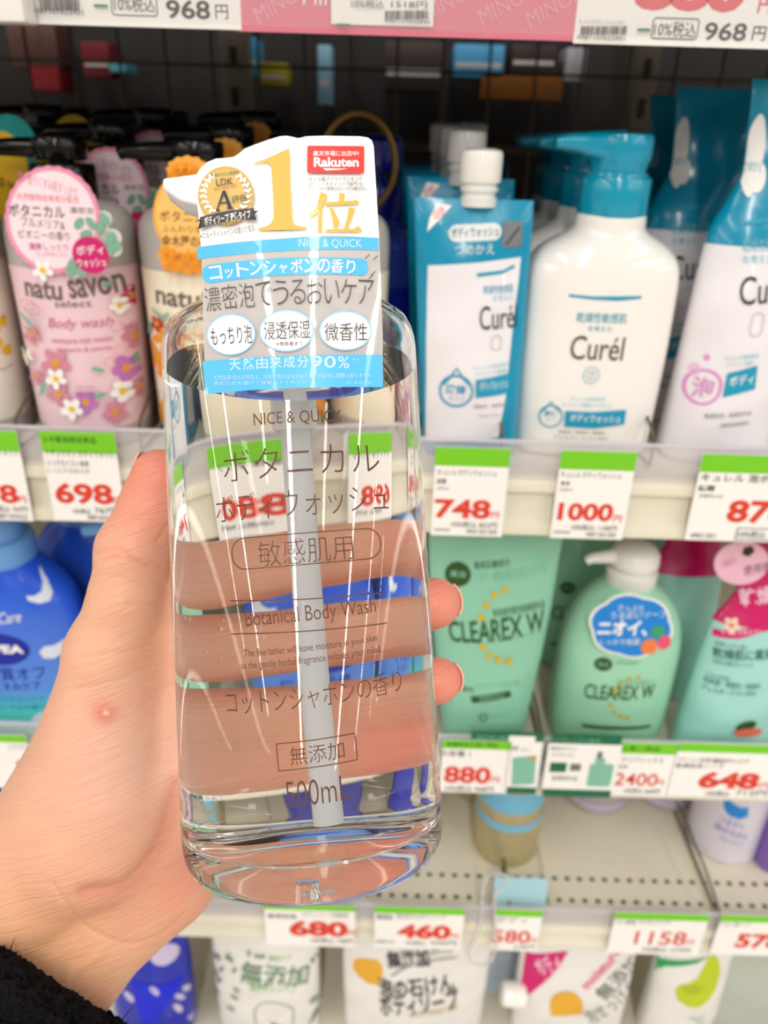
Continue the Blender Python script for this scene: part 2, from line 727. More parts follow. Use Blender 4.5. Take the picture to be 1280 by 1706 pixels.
# ------------------------------------------------------------------ price tags
def price_tag(label, b, price, box, lines=(), green=None, extra=None, greentext=None, yen=None, Y=YF - 0.0012, sub=None, bold=0.035):
    """b: photo pixels of the tag; box: pixels of its price"""
    x0, y0, x1, y1 = b
    ym, xm = (y0 + y1) / 2, (x0 + x1) / 2
    zb, zt = at(xm, y1, Y)[2], at(xm, y0, Y)[2]
    xa, xb = at(x0, ym, Y)[0], at(x1, ym, Y)[0]
    loc = ((xa + xb) / 2, Y, zb)
    t = thing('price_tag', label, 'price tag', loc, 'price tags on the shelf rails')
    w, h = xb - xa, zt - zb
    m = MB()
    m.box(-w / 2, w / 2, 0, 0.0007, 0, h, PAPER)
    m.build('card', t)
    p = on_plate(loc, 0.0)
    if green:
        g = MB()
        gz = at(xm, y0 + green, Y)[2] - zb
        g.box(-w / 2, w / 2, -0.0001, 0.0001, gz, h, LIME)
        gb = g.build('green_band', t)
        if greentext:
            p.text(greentext[0], greentext[1], mat('dark green ink', (40, 80, 10), 0.6), 0.01)
    for s_, bb, mm, bo in lines:
        p.text(s_, bb, mm, bo)
    if price:
        p.text(price, box, RED, bold)
    if yen:
        p.text('円', yen, RED, 0.01)
    if sub:
        for s_, bb in sub:
            p.text(s_, bb, INK, 0.0)
    if extra:
        extra(p)
    p.build('lettering', t)
    return t


def barcode(p, b, m=INK, n=26):
    x0, y0, x1, y1 = b
    rnd = random.Random(int(x0 * 7 + y0))
    x = x0
    while x < x1:
        w = rnd.choice((1, 1, 2, 3)) * (x1 - x0) / 90
        p.rect((x, y0, x + w, y1), m)
        x += w + rnd.choice((1, 1, 2)) * (x1 - x0) / 90


price_tag('price tag reading 698 yen with a printed green strip', (78, 720, 200, 868), '698', (92, 805, 188, 840),
          [('ナチュサボン ボディウォッシュ', (76, 750, 198, 762), INK, 0.0), ('リッチモイスト本体', (79, 766, 148, 777), INK, 0.0), ('しっとりなめらか', (80, 780, 150, 788), GREYINK, 0)],
          35, greentext=('スギ薬局限定商品', (70, 727, 160, 738)), yen=(189, 828, 202, 840),
          sub=[('10%税込', (122, 847, 152, 856)), ('767円', (158, 845, 200, 856)), ('4987107622451', (146, 859, 200, 866))])
price_tag('price tag cut by the left edge, ending in 8 yen', (-90, 717, 41, 866), '698', (-62, 806, 30, 838),
          [('ボディウォッシュ', (-30, 748, 38, 759), INK, 0.0)], 34, yen=(31, 826, 44, 838),
          sub=[('10%税込 767円', (-20, 842, 46, 853)), ('4987107622', (-10, 856, 46, 864))])
price_tag('price tag behind the held bottle, left one of two, 598 yen', (336, 735, 448, 880), '698', (348, 820, 430, 855),
          [('ボディウォッシュ', (346, 765, 440, 776), INK, 0.0)], 34, sub=[('10%税込 767円', (380, 860, 440, 869))])
price_tag('price tag behind the held bottle, right one of two, 880 yen', (486, 740, 600, 888), '880', (500, 824, 585, 860),
          [('本体 ポンプ', (500, 770, 580, 781), INK, 0.0)], 34, sub=[('10%税込 968円', (520, 866, 590, 875))])
price_tag('price tag reading 748 yen below the teal refill pouch', (722, 746, 844, 893), '748', (724, 832, 818, 864),
          [('キュレル ボディウォッシュ', (729, 782, 828, 793), INK, 0.0), ('詰替', (728, 797, 744, 806), INK, 0.01), ('340ml', (728, 811, 748, 816), GREYINK, 0)],
          31, yen=(819, 853, 832, 863), sub=[('10%税込 822円', (752, 869, 828, 879)), ('4901301305', (776, 882, 828, 889)), ('0000', (724, 880, 750, 884))])
price_tag('price tag reading 1000 yen below the white pump bottle', (926, 752, 1050, 898), '1000', (930, 838, 1022, 868),
          [('キュレル ボディウォッシュ', (935, 786, 1036, 797), INK, 0.0), ('本体', (934, 801, 950, 809), INK, 0.01), ('420ml', (932, 813, 954, 818), GREYINK, 0)],
          31, yen=(1022, 858, 1036, 870), sub=[('10%税込 1100円', (952, 874, 1028, 884)), ('4901301305', (976, 887, 1026, 894)), ('0000', (922, 884, 950, 888))])
price_tag('price tag cut by the right edge, starting with 87', (1156, 758, 1300, 902), '878', (1212, 834, 1318, 872),
          [('キュレル 泡ボディ', (1168, 790, 1318, 804), INK, 0.01), ('詰替', (1164, 808, 1192, 818), INK, 0.02), ('380ml', (1164, 823, 1204, 829), GREYINK, 0)],
          30, sub=[('4901301', (1150, 888, 1192, 896))], extra=lambda p: (p.frame((1226, 880, 1300, 900), INK, 1.4), p.text('10%税込', (1230, 884, 1276, 896), INK)))
price_tag('price tag at the left edge of the second rail, number starting with 5', (-68, 1224, 52, 1312), '598', (28, 1268, 88, 1294),
          [('ニベア クリームケア', (14, 1240, 66, 1250), GREYINK, 0.0)], 12)
price_tag('price tag reading 880 yen below the mint green pouch', (735, 1234, 850, 1320), '880', (740, 1277, 818, 1305),
          [('大容量 1', (734, 1250, 784, 1260), INK, 0.0)], 14, greentext=('数量限定お買い得品', (745, 1237, 830, 1244)), yen=(818, 1294, 832, 1304),
          sub=[('10%税込 968円', (742, 1309, 822, 1318))])
price_tag('price tag reading 2400 yen below the mint pump bottle', (1022, 1238, 1120, 1326), '2400', (1024, 1288, 1096, 1309),
          [('クリアレックス', (1036, 1262, 1106, 1270), INK, 0.0), ('本体', (1030, 1274, 1046, 1280), INK, 0.0)], 18,
          greentext=('お買い得品', (1036, 1243, 1100, 1251)), yen=(1096, 1299, 1106, 1308), sub=[('10%税込 2640円', (1040, 1313, 1100, 1322))], bold=0.01)
price_tag('price tag reading 648 yen at the right end of the second rail', (1121, 1240, 1300, 1329), '648', (1164, 1286, 1266, 1314),
          [('コラージュ 泡石鹸', (1130, 1262, 1186, 1269), INK, 0.0), ('乾燥肌用ソープ', (1126, 1272, 1206, 1280), INK, 0.0), ('薬用ボディケア', (1188, 1264, 1248, 1272), INK, 0.01)], 14,
          yen=(1266, 1304, 1282, 1314), sub=[('10%税込', (1176, 1317, 1216, 1326)), ('712円', (1226, 1316, 1278, 1326))], bold=0.05)
Y3 = YF - 0.0012
price_tag('price tag reading 680 yen under the base of the held bottle', (442, 1508, 592, 1576), '680', (482, 1534, 580, 1560),
          [('無添加泡', (446, 1522, 494, 1530), INK, 0.01), ('ボディソープ詰替用', (504, 1520, 580, 1528), GREYINK, 0.0)], 9, yen=(580, 1550, 592, 1560),
          sub=[('10%税込 748円', (518, 1563, 588, 1571))], bold=0.05)
price_tag('price tag reading 460 yen', (624, 1512, 772, 1580), '460', (662, 1540, 752, 1564),
          [('無添加', (628, 1523, 654, 1532), INK, 0.01), ('泡の石けんボディソープ', (660, 1522, 742, 1532), GREYINK, 0.0)], 11, yen=(752, 1556, 764, 1564),
          sub=[('10%税込', (676, 1567, 710, 1574)), ('506円', (718, 1567, 760, 1574)), ('49013', (626, 1566, 656, 1571))], bold=0.05)
price_tag('narrow price tag reading 580 yen beside the clear loop', (822, 1516, 900, 1584), '580', (820, 1550, 884, 1571),
          [('ボディ', (826, 1528, 880, 1537), GREYINK, 0.0)], 11, yen=(884, 1563, 894, 1571), sub=[('638円', (856, 1574, 890, 1580))], bold=0.02)
price_tag('price tag reading 1158 yen below the row of holes', (1018, 1522, 1174, 1590), '1158', (1058, 1552, 1144, 1574),
          [('ミヨシ 無添加', (1024, 1532, 1060, 1540), INK, 0.0), ('せっけんシャンプー', (1064, 1532, 1120, 1540), INK, 0.0)], 11,
          yen=(1144, 1566, 1156, 1574), sub=[('10%税込 1273円', (1070, 1578, 1150, 1586))], bold=0.01)
price_tag('price tag at the right end of the lowest rail, starting with 57', (1192, 1526, 1330, 1592), '578', (1226, 1556, 1304, 1580),
          [('ピジョン 泡ソープ', (1196, 1536, 1250, 1544), INK, 0.0)], 11, bold=0.04)

# shelf talker between the 880 and 2400 tags
Yc = YF - 0.0022
GREEN = mat('deep green ink', (20, 104, 70), 0.55)
MINTI = mat('mint ink', (130, 190, 168), 0.55)


def pop_card(label, b, x, head=None):
    x0, y0, x1, y1 = b
    a, q = at(x0, y1, Yc), at(x1, y0, Yc)
    loc = ((a[0] + q[0]) / 2, Yc, a[2])
    w, h = q[0] - a[0], q[2] - a[2]
    t = thing('shelf_card', label, 'card', loc, 'green framed product cards on the second rail')
    m = MB()
    m.box(-w / 2, w / 2, 0, 0.0006, 0, h, GREEN)
    if head:
        e = at(head, y0, Yc)[0] - loc[0]
        m.box(e, -w / 2, 0, 0.0006, h * 0.88, h, GREEN)
    m.build('card', t)
    p = on_plate(loc, 0.0)
    p.rect((x0 + 4, y0 + 14, x1 - 8, y1 - 10), PAPER)
    x(p)
    p.build('lettering', t)


pop_card('green framed card showing a mint pouch, beside the 880 yen tag', (844, 1222, 908, 1322),
         lambda p: (p.rect((848, 1226, 892, 1236), PAPER), p.text('限定お買い得品', (794, 1225, 846, 1232), MINTI), p.poly([(854, 1262), (894, 1258), (890, 1306), (852, 1308)], MINTI),
                    p.poly([(880, 1260), (894, 1258), (892, 1268)], mat('orange ink', (214, 140, 60), 0.5)), p.text('詰替', (852, 1242, 864, 1250), INK),
                    p.text('ボディ', (868, 1246, 884, 1252), GREYINK)), 786)
pop_card('green framed card showing a mint pump bottle, beside the 2400 yen tag', (904, 1226, 1038, 1326),
         lambda p: (p.text('クリアレックス薬用', (914, 1230, 1000, 1237), MINTI), p.rect((916, 1270, 944, 1286), GREEN), p.rect((950, 1272, 968, 1284), GREYINK), p.text('医薬部外品', (920, 1292, 962, 1300), INK), p.text('薬用ボディ', (918, 1244, 960, 1250), INK),
                    p.text('クリアレックス', (920, 1254, 956, 1261), INK), p.rect((980, 1272, 1020, 1310), MINTI, 6), p.rect((992, 1262, 1008, 1274), MINTI, 2),
                    p.rect((995, 1252, 1004, 1263), GREYINK, 1)))

# strip of the top shelf: white tags and the pink banner
Yt = YF - 0.0006
PINK = mat('rose pink ink', (226, 128, 146), 0.5)
PINKL = mat('light rose ink', (236, 164, 178), 0.5)
zb = at(640, 62, Yt)[2]


def top_tag(label, x0, x1, yb, draw, m=PAPER, Y=Yt, name='price_tag', cat='price tag', lift=0.0):
    a, q = at(x0, yb, Y), at(x1, yb, Y)
    loc = ((a[0] + q[0]) / 2, Y, a[2])
    w = q[0] - a[0]
    t = thing(name, label, cat, loc)
    mm = MB()
    mm.box(-w / 2, w / 2, 0, 0.0005, 0, 0.05, m)
    mm.build('card', t)
    p = on_plate(loc, 0.0)
    draw(p)
    p.build('lettering', t)


top_tag('long pink banner of the top shelf strip between the white tags', 395, 965, 52,
        lambda p: [p.text('MINON', (x - 50, y - 22, x + 50, y + 8), PINKL, 0, rot=28) for x, y in ((470, 8), (640, -10), (752, 6), (846, 12), (926, 16))] and
        p.text('MINON', (505, -18, 620, 10), PAPER, 0), PINK, Yt + 0.0003, 'shelf_banner', 'banner')
top_tag('white 968 yen tag of the top strip at the upper left', -70, 402, 36,
        lambda p: (p.text('968', (277, 0, 350, 32), INK, 0.02), p.text('円', (359, 8, 380, 32), INK, 0.0), p.frame((185, -14, 262, 27), INK, 1.6, 6),
                   p.text('10%税込', (190, -6, 258, 20), INK, 0.0), barcode(p, (66, -2, 134, 18)), p.text('4987107622451', (54, 15, 140, 24), INK), p.rect((158, 8, 181, 13), mat('teal green ink', (40, 130, 90), 0.6))))
top_tag('small white 1518 yen tag stuck over the pink banner', 552, 722, 40,
        lambda p: (p.text('1518円', (652, 2, 712, 14), INK, 0.0), barcode(p, (642, 18, 712, 32)), p.text('4987107622642', (640, 33, 716, 39), INK), p.text('10%税込', (586, 0, 640, 14), INK),
                   p.rect((562, 40, 584, 44), mat('teal green ink', (40, 130, 90), 0.6))), PAPER, Yt - 0.0008)
top_tag('white tag of the top strip with large pink digits at the upper right', 955, 1420, 72,
        lambda p: (p.text('880', (1058, -52, 1245, 20), mat('rose red ink', (228, 96, 106), 0.5), 0.06), p.text('円', (1264, -6, 1290, 22), mat('rose red ink', (228, 96, 106), 0.5), 0.02), p.frame((1086, 30, 1164, 66), INK, 1.6, 6),
                   p.text('10%税込', (1090, 36, 1160, 62), INK, 0.0), p.text('968', (1174, 38, 1244, 68), INK, 0.01), p.text('円', (1254, 44, 1276, 68), INK), barcode(p, (968, 44, 1042, 58)),
                   p.text('4987107622451', (960, 60, 1040, 67), INK), p.text('ミノンボディシャンプー', (964, 34, 1042, 41), INK), p.rect((1061, 48, 1082, 53), mat('teal green ink', (40, 130, 90), 0.6))))
o = MB()
o.box(-0.02, 0.02, -0.012, 0.0, -0.0005, 0.02, WHITE, 0.0008)
q = at(0, 30, YF - 0.004)
tag(o.build('tag_holder'), 'white plastic tag holder at the far upper left corner', 'tag holder').location = (q[0] - 0.005, YF - 0.0045, q[2] - 0.002)


# ------------------------------------------------------------------ wire dividers
def divider(x, z, label, h=0.030, Y=YF + 0.010):
    m = MB()
    m.tube([(0, 0.32, 0.0015), (0, 0.02, 0.0015), (0, 0.001, 0.002), (0, 0, 0.006), (0, 0.001, h * 0.55), (0, 0.004, h * 0.62), (0, 0.035, h), (0, 0.32, h)], 0.0009, WIRE, 8)
    m.tube([(0, 0.32, 0.0015), (0, 0.32, h)], 0.0009, WIRE, 8)
    o = tag(m.build('wire_divider'), label, 'divider', 'wire dividers between products')
    o.location = (x, Y, z)


for px, z, lab in ((30, S1, 'wire divider between the honeycomb and the pink flower bottles'), (234, S1, 'wire divider right of the pink flower bottle'),
                   (1092, S1, 'wire divider between the white pump bottle and the tall foam pouch'), (838, S1, 'wire divider between the teal pouch and the white pump bottle'),):
    divider(at(px, 715, YF + 0.012)[0], z, lab)
for x, lab in ((0.100, 'wire divider beside the golden bottle on the half empty shelf'), (0.2535, 'wire divider left of the white bottle with the blue bean mark')):
    divider(x, S3, lab, 0.012)
divider(0.1085, S2, 'wire divider between the mint pouch and the mint pump bottle', 0.014)
# ------------------------------------------------------------------ shelf 1: pump bottles and refill pouches
TEAL = mat('teal blue plastic', (0, 152, 186), 0.22, coat=0.4)
TEALI = mat('teal blue ink', (20, 154, 190), 0.45)
TEALF = mat('teal film', (2, 146, 184), 0.25, coat=0.3)
GLOSSW = mat('glossy white plastic', (246, 243, 238), 0.16, coat=0.5, sub=0.0)
FILMW = mat('white pouch film', (238, 234, 238), 0.3, coat=0.25)
add_bump(FILMW, 60, 0.25, 0.002)
add_bump(TEALF, 60, 0.25, 0.002)
PALEI = mat('pale blue ink', (120, 196, 218), 0.5)


def wobble(amp, f, seed):
    rnd = random.Random(seed)
    ph = [rnd.uniform(0, 6.28) for _ in range(6)]

    def w(p):
        x, y, z = p
        d = amp * (math.sin(f * x + ph[0] + 0.6 * f * z) * math.cos(0.8 * f * z + ph[1]) + 0.5 * math.sin(2.1 * f * z + ph[2] - 1.3 * f * x))
        return (x + 0.25 * d, y + (d if y < 0.02 else -d), z)
    return w


WOB = {}


def pouch(name, label, cat, loc, rows, film, top_film=None, ztop=None, seed=1, amp=0.0006, group=None, body='film_body'):
    """a stand-up refill pouch; rows: (z, half width, half depth, cx, cy)"""
    t = thing(name, label, cat, loc, group)
    secs = dense([(z, a, b, 2.0 + 1.4 * max(0.0, 1 - i / 3), cx, cyy) for i, (z, a, b, cx, cyy) in enumerate(rows)], 8)
    w = wobble(amp, 95, seed)
    if top_film and ztop:
        lo = [s_ for s_ in secs if s_[0] <= ztop]
        hi = [s_ for s_ in secs if s_[0] >= ztop]
        hi = [lo[-1]] + hi
        m = MB()
        m.loft(lo, film, 56, True, False, w)
        m.build(body, t, 60)
        m = MB()
        m.loft(hi, top_film, 56, False, True, w)
        m.build('film_top', t, 60)
    else:
        m = MB()
        m.loft(secs, film, 56, True, True, w)
        m.build(body, t, 60)
    WOB[id(secs)] = w
    return t, secs


# ---- white pump bottle with a teal collar
cl = (0.1087, 0.4150, S1)
cs = dense([(0.0, 0.030, 0.016, 3.2, 0, 0), (0.0008, 0.0355, 0.0205, 3.2, 0, 0), (0.004, 0.0375, 0.0222, 3.2, 0, 0), (0.030, 0.0388, 0.0228, 3.2, 0, 0), (0.060, 0.0394, 0.0230, 3.2, 0, 0),
            (0.090, 0.0392, 0.0230, 3.0, 0, 0), (0.098, 0.0385, 0.0225, 2.9, 0, 0), (0.1045, 0.0355, 0.0215, 2.8, 0.0002, 0), (0.109, 0.0312, 0.0200, 2.6, 0.0004, 0),
            (0.1125, 0.0255, 0.0182, 2.4, 0.0008, 0), (0.1155, 0.0200, 0.0172, 2.1, 0.001, 0), (0.118, 0.0178, 0.0172, 2.0, 0.001, 0), (0.122, 0.0176, 0.0172, 2.0, 0.001, 0), (0.1245, 0.0170, 0.0170, 2, 0.001, 0)], 6)
CG = 'white pump bottles with teal collars'
curel = thing('pump_bottle', 'front white pump bottle with a teal collar above the 1000 yen tag', 'pump bottle', cl, CG)
MB().loft(cs, GLOSSW, 72).build('bottle_body', curel)
m = MB()
m.lathe([(0.0, 0.1215), (0.0164, 0.1215), (0.0172, 0.123), (0.0172, 0.1395), (0.0166, 0.1408), (0.0152, 0.1412), (0.0150, 0.1425), (0.0, 0.1425)], TEAL, 48, 0.001)
m.build('collar', curel)
m = MB()
m.lathe([(0, 0.140), (0.0140, 0.140), (0.0136, 0.144), (0.0143, 0.147), (0.0152, 0.1495), (0.0154, 0.157), (0.0146, 0.1595), (0.0120, 0.1603), (0, 0.1605)], TEAL, 48, 0.001)
nz = dense([(0.0, 0.0120, 0.0110, 3, 0, 0), (0.012, 0.0095, 0.0085, 3, 0, 0), (0.024, 0.0070, 0.0056, 3, 0, 0.0), (0.034, 0.0060, 0.0040, 3, 0, -0.0012), (0.0375, 0.0045, 0.003, 3, 0, -0.002)], 5)
mm = MB()
mm.loft(nz, TEAL, 24)
# lay the nozzle on its side, pointing left
m.add([(0.001 - z * 0.90, x - 0.25 * z, 0.1528 + y * 0.8 + 0.004 * (z / 0.0375)) for x, y, z in mm.v], [f[::-1] for f in mm.f], TEAL)
m.build('pump_head', curel)
p = on_loft(cl, cs, cell=0.004)
p.poly([(948, 490), (990, 494), (1069, 493), (1069, 497), (1030, 501), (990, 499), (948, 494)], TEALI)
p.text('乾燥性敏感肌', (961, 521, 1045, 538), TEALI, 0.0)
p.text('を考えた', (980, 543, 1020, 552), TEALI, 0.0)
p.text('Curél', (951, 560, 1040, 600), mat('dark taupe ink', (66, 58, 54), 0.5), 0.0)
p.ring((971, 611, 999, 639), PALEI, 1.6)
p.ring((977, 617, 993, 633), mat('pale grey ink', (200, 196, 190), 0.5), 1.4)
p.text('7', (981, 620, 989, 632), mat('pale grey ink'), 0.0)
p.line([(901, 686), (911, 678), (918, 668), (925, 678), (934, 686)], 2.4, TEALI)
p.ring((897, 674, 938, 712), TEALI, 2.4)
p.text('液体', (906, 684, 930, 694), TEALI, 0.02)
p.text('タイプ', (909, 697, 927, 702), PALEI, 0.0)
p.poly([(942, 684), (990, 686), (1043, 682), (1040, 706), (990, 713), (940, 710)], TEALI)
p.text('ボディウォッシュ', (950, 690, 1034, 703), PAPER, 0.01)
p.text('キュレル潤浸保湿', (950, 661, 1008, 667), PALEI, 0.0)
p.text('セラミド機能カプセル', (936, 671, 1020, 677), PALEI, 0.0)
p.text('弱酸性・無香料・無着色', (930, 717, 1008, 722), GREYINK, 0.0)
p.text('アレルギーテスト済み', (922, 726, 1014, 731), GREYINK, 0.0)
p.build('printed_front', curel)
for k, (dy, dx, lab) in enumerate(((0.047, 0.0, 'white pump bottle with a teal collar directly behind the front one'),
                                   (0.094, -0.002, 'white pump bottle with a teal collar, third in the row from the front'),
                                   (0.141, 0.001, 'white pump bottle with a teal collar, last in its row'))):
    copy_thing(curel, (cl[0] + dx, cl[1] + dy, cl[2]), lab, skip=('printed_front',))

# ---- teal refill pouch with a white spout
pl = (0.0430, 0.4020, S1)
pr_ = [(0.0, 0.0250, 0.012, 0.003, 0), (0.004, 0.0258, 0.0140, 0.003, 0), (0.03, 0.0268, 0.0140, 0.0014, 0), (0.060, 0.0280, 0.012, 0.0, 0), (0.095, 0.0286, 0.0085, -0.002, 0.001), (0.118, 0.0290, 0.0050, -0.003, 0.001), (0.1285, 0.0291, 0.0018, -0.0036, 0.002), (0.1295, 0.0290, 0.0012, -0.0036, 0.002)]
PG = 'teal refill pouches with white spouts'
pouchA, ps = pouch('refill_pouch', 'front teal and white refill pouch with a white spout above the 748 yen tag', 'refill pouch', pl, pr_, TEALF, seed=3, group=PG)
m = MB()
sx = -0.0015
m.lathe([(0, 0.126), (0.0088, 0.126), (0.0090, 0.1300), (0.0080, 0.1305), (0.0080, 0.1325), (0.0092, 0.1330), (0.0094, 0.1345), (0.0084, 0.1352), (0.0084, 0.137), (0, 0.137)], mat('milky plastic', (232, 232, 230), 0.3), 32, sx, 0.003)
m.build('spout', pouchA)
m = MB()
m.lathe([(0, 0.1368), (0.0098, 0.1368), (0.0104, 0.1378), (0.0104, 0.1490), (0.0098, 0.1508), (0.0070, 0.1518), (0, 0.1520)], GLOSSW, 32, sx, 0.003)
m.build('cap', pouchA)
p = on_loft(pl, ps, cell=0.004, wob=WOB[id(ps)])
p.poly([(713, 442), (742, 441), (800, 437), (868, 428), (864, 470), (855, 540), (843, 660), (830, 728), (770, 733), (709, 733), (710, 600), (711, 500)], FILMW)
p.rect((748, 373, 836, 402), mat('pale film patch', (226, 232, 232), 0.4), 13, rot=4)
p.text('ボディウォッシュ', (752, 378, 832, 395), mat('deep blue grey ink', (40, 70, 90), 0.5), 0.015, rot=4)
p.text('つめかえ', (758, 407, 824, 424), mat('pale film patch'), 0.005, rot=3)
p.rect((838, 368, 870, 412), mat('grey patch', (120, 124, 128), 0.5), 3)
p.line([(843, 378), (866, 408)], 3, INK)
p.line([(866, 378), (843, 408)], 3, INK)
p.poly([(728, 338), (753, 342), (736, 362), (712, 386), (716, 364)], PAPER)
p.text('詰替', (722, 346, 742, 362), mat('pink ink', (226, 80, 130), 0.5), 0.0, rot=30)
p.poly([(795, 455), (838, 450), (857, 440), (857, 446), (836, 456), (795, 461)], TEALI)
p.text('乾燥性敏感肌', (806, 474, 856, 488), TEALI, 0.0, rot=4)
p.text('を考えた', (822, 490, 856, 500), PALEI, 0.0, rot=4)
p.text('Curél', (800, 508, 862, 548), INK, 0.0, rot=4)
p.ring((818, 558, 836, 584), mat('pale grey ink'), 2)
p.line([(738, 640), (750, 628), (761, 613), (771, 628), (782, 640)], 3.6, TEALI)
p.ring((731, 624, 789, 678), TEALI, 3.6)
p.text('液体', (742, 640, 778, 656), TEALI, 0.03)
p.text('タイプ', (747, 660, 774, 667), TEALI, 0.0)
p.poly([(793, 632), (850, 620), (845, 654), (793, 662)], TEALI)
p.text('ボディウォッシュ', (800, 632, 846, 648), PAPER, 0.0, rot=6)
p.text('キュレル潤浸保湿', (788, 606, 850, 612), PALEI, 0, rot=6)
p.text('セラミド機能', (792, 616, 846, 622), PALEI, 0, rot=6)
p.text('弱酸性・無香料', (790, 672, 842, 678), GREYINK, 0, rot=4)
p.text('アレルギーテスト', (796, 688, 834, 694), GREYINK, 0, rot=4)
p.build('printed_front', pouchA)
for k, (dx, dy, lab) in enumerate(((-0.0035, 0.046, 'teal refill pouch with a white spout, second from the front of its row'),
                                   (-0.006, 0.086, 'teal refill pouch with a white spout, third from the front of its row'),
                                   (-0.010, 0.122, 'teal refill pouch with a white spout, at the back of its row'),
                                   (0.0120, 0.190, 'teal refill pouch whose grey white cap shows above the dark gap'))):
    copy_thing(pouchA, (pl[0] + dx, pl[1] + dy, pl[2]), lab, skip=('printed_front',) if k else ()).scale = (1, 1, 1.055 + 0.012 * k)

# ---- tall foam pouch at the right
fl = (0.1815, 0.4060, S1)
fr_ = [(0.0, 0.0270, 0.016, 0, 0), (0.004, 0.0288, 0.0180, 0, 0), (0.035, 0.0285, 0.0185, 0.0005, 0), (0.070, 0.0280, 0.017, 0.001, 0), (0.100, 0.0275, 0.0145, 0.002, 0.001), (0.118, 0.0262, 0.0115, 0.0025, 0.002), (0.132, 0.0235, 0.0085, 0.0060, 0.003),
       (0.145, 0.0215, 0.0060, 0.0085, 0.004), (0.165, 0.0222, 0.0030, 0.0080, 0.005), (0.184, 0.0230, 0.001, 0.0070, 0.006)]
FG = 'tall foam refill pouches'
foam, fs = pouch('refill_pouch', 'tall white refill pouch with a teal top and a pink round bubble mark', 'refill pouch', fl, fr_, FILMW, TEALF, 0.112, 5, 0.0008, FG)
p = on_loft(fl, fs, cell=0.004, wob=WOB[id(fs)])
PINKI = mat('soft pink ink', (222, 150, 206), 0.5)
p.ring((1138, 614, 1206, 676), PINKI, 6)
p.ell((1146, 604, 1168, 624), mat('paler pink ink', (232, 190, 222), 0.5))
p.ell((1172, 590, 1183, 601), PINKI)
p.text('泡', (1152, 628, 1192, 664), PINKI, 0.02)
p.poly([(1212, 622), (1262, 608), (1258, 648), (1204, 662)], TEALI)
p.text('ボディ', (1216, 624, 1256, 642), PAPER, 0.01, rot=10)
p.text('キュレル潤浸保湿', (1208, 590, 1264, 598), PALEI, 0, rot=8)
p.text('セラミド機能', (1210, 602, 1256, 608), PALEI, 0, rot=8)
p.text('Curél', (1236, 458, 1322, 506), INK, 0.0, rot=6)
p.poly([(1240, 368), (1290, 360), (1290, 367), (1240, 376)], TEALI)
p.text('乾燥性敏感肌', (1238, 396, 1312, 418), PALEI, 0.0, rot=4)
p.text('を考えた', (1238, 424, 1288, 438), PALEI, 0.0, rot=4)
p.ring((1250, 520, 1272, 560), mat('pale grey ink'), 2)
p.ell((1224, 226, 1252, 296), PAPER, rot=10)
p.ell((1238, 190, 1272, 330), PAPER)
p.ell((1248, 270, 1276, 322), PAPER)
p.text('つめかえ', (1240, 268, 1270, 286), TEALI, 0.0)
p.poly([(1222, 184), (1236, 172), (1240, 190), (1224, 192)], PAPER)
p.text('敏感肌用・医薬部外品', (1174, 686, 1252, 694), GREYINK, 0.0, rot=6)
p.text('弱酸性無香料', (1200, 702, 1248, 709), GREYINK, 0.0, rot=6)
p.build('printed_front', foam)
f2 = copy_thing(foam, (fl[0] + 0.046, fl[1] + 0.010, fl[2]), 'white refill pouch at the right edge with a barcode on its side', skip=('printed_front',))
p = on_loft((fl[0] + 0.046, fl[1] + 0.010, fl[2]), fs, wob=WOB[id(fs)])
barcode(p, (1262, 680, 1310, 738), INK, 20)
p.text('使用方法注意', (1236, 650, 1290, 658), GREYINK, 0.0, rot=20)
p.text('成分水グリセリン', (1230, 664, 1290, 671), GREYINK, 0.0, rot=20)
p.ring((1240, 724, 1256, 744), GREYINK, 1.5)
p.build('printed_back', f2)
copy_thing(foam, (fl[0] - 0.012, fl[1] + 0.070, fl[2]), 'tall teal topped refill pouch in the shade behind the bubble marked one', skip=())
copy_thing(foam, (fl[0] + 0.050, fl[1] + 0.085, fl[2] + 0.0), 'teal topped refill pouch in the dark corner at the far right', skip=('printed_front',))
copy_thing(foam, (fl[0] - 0.003, fl[1] + 0.150, fl[2]), 'teal topped refill pouch at the very back of the foam pouch row', skip=('printed_front',))

# ---- pump bottles with flower, honey and orange prints
PINKB = mat('pale pink film', (240, 206, 216), 0.38, coat=0.2)
CREAMB = mat('pale cream film', (244, 234, 208), 0.38, coat=0.2)
HONB = mat('off white film', (238, 236, 222), 0.38, coat=0.2)
FROST = mat('frosted clear plastic', (212, 206, 200), 0.3, trans=0.25, ior=1.3)
MAG = mat('magenta ink', (206, 24, 110), 0.5)
PINKT = mat('pink lettering ink', (206, 110, 150), 0.5)
LEAF = mat('sage leaf ink', (126, 178, 152), 0.5)
YEL = mat('egg yellow ink', (236, 190, 20), 0.5)
LILAC = mat('lilac ink', (196, 120, 196), 0.5)
ROSE = mat('dusty rose ink', (214, 140, 160), 0.5)
nsecs = dense([(0.0, 0.0262, 0.0262, 2, 0, 0), (0.001, 0.0285, 0.0285, 2, 0, 0), (0.012, 0.0297, 0.0297, 2, 0, 0), (0.050, 0.0306, 0.0306, 2, 0, 0), (0.085, 0.0314, 0.0314, 2, 0, 0), (0.104, 0.0318, 0.0318, 2, 0, 0),
               (0.112, 0.0312, 0.0312, 2, 0, 0), (0.118, 0.0282, 0.0282, 2, 0, 0), (0.1215, 0.022, 0.022, 2, 0, 0), (0.1235, 0.0155, 0.0155, 2, 0, 0), (0.128, 0.0145, 0.0145, 2, 0, 0)], 5)


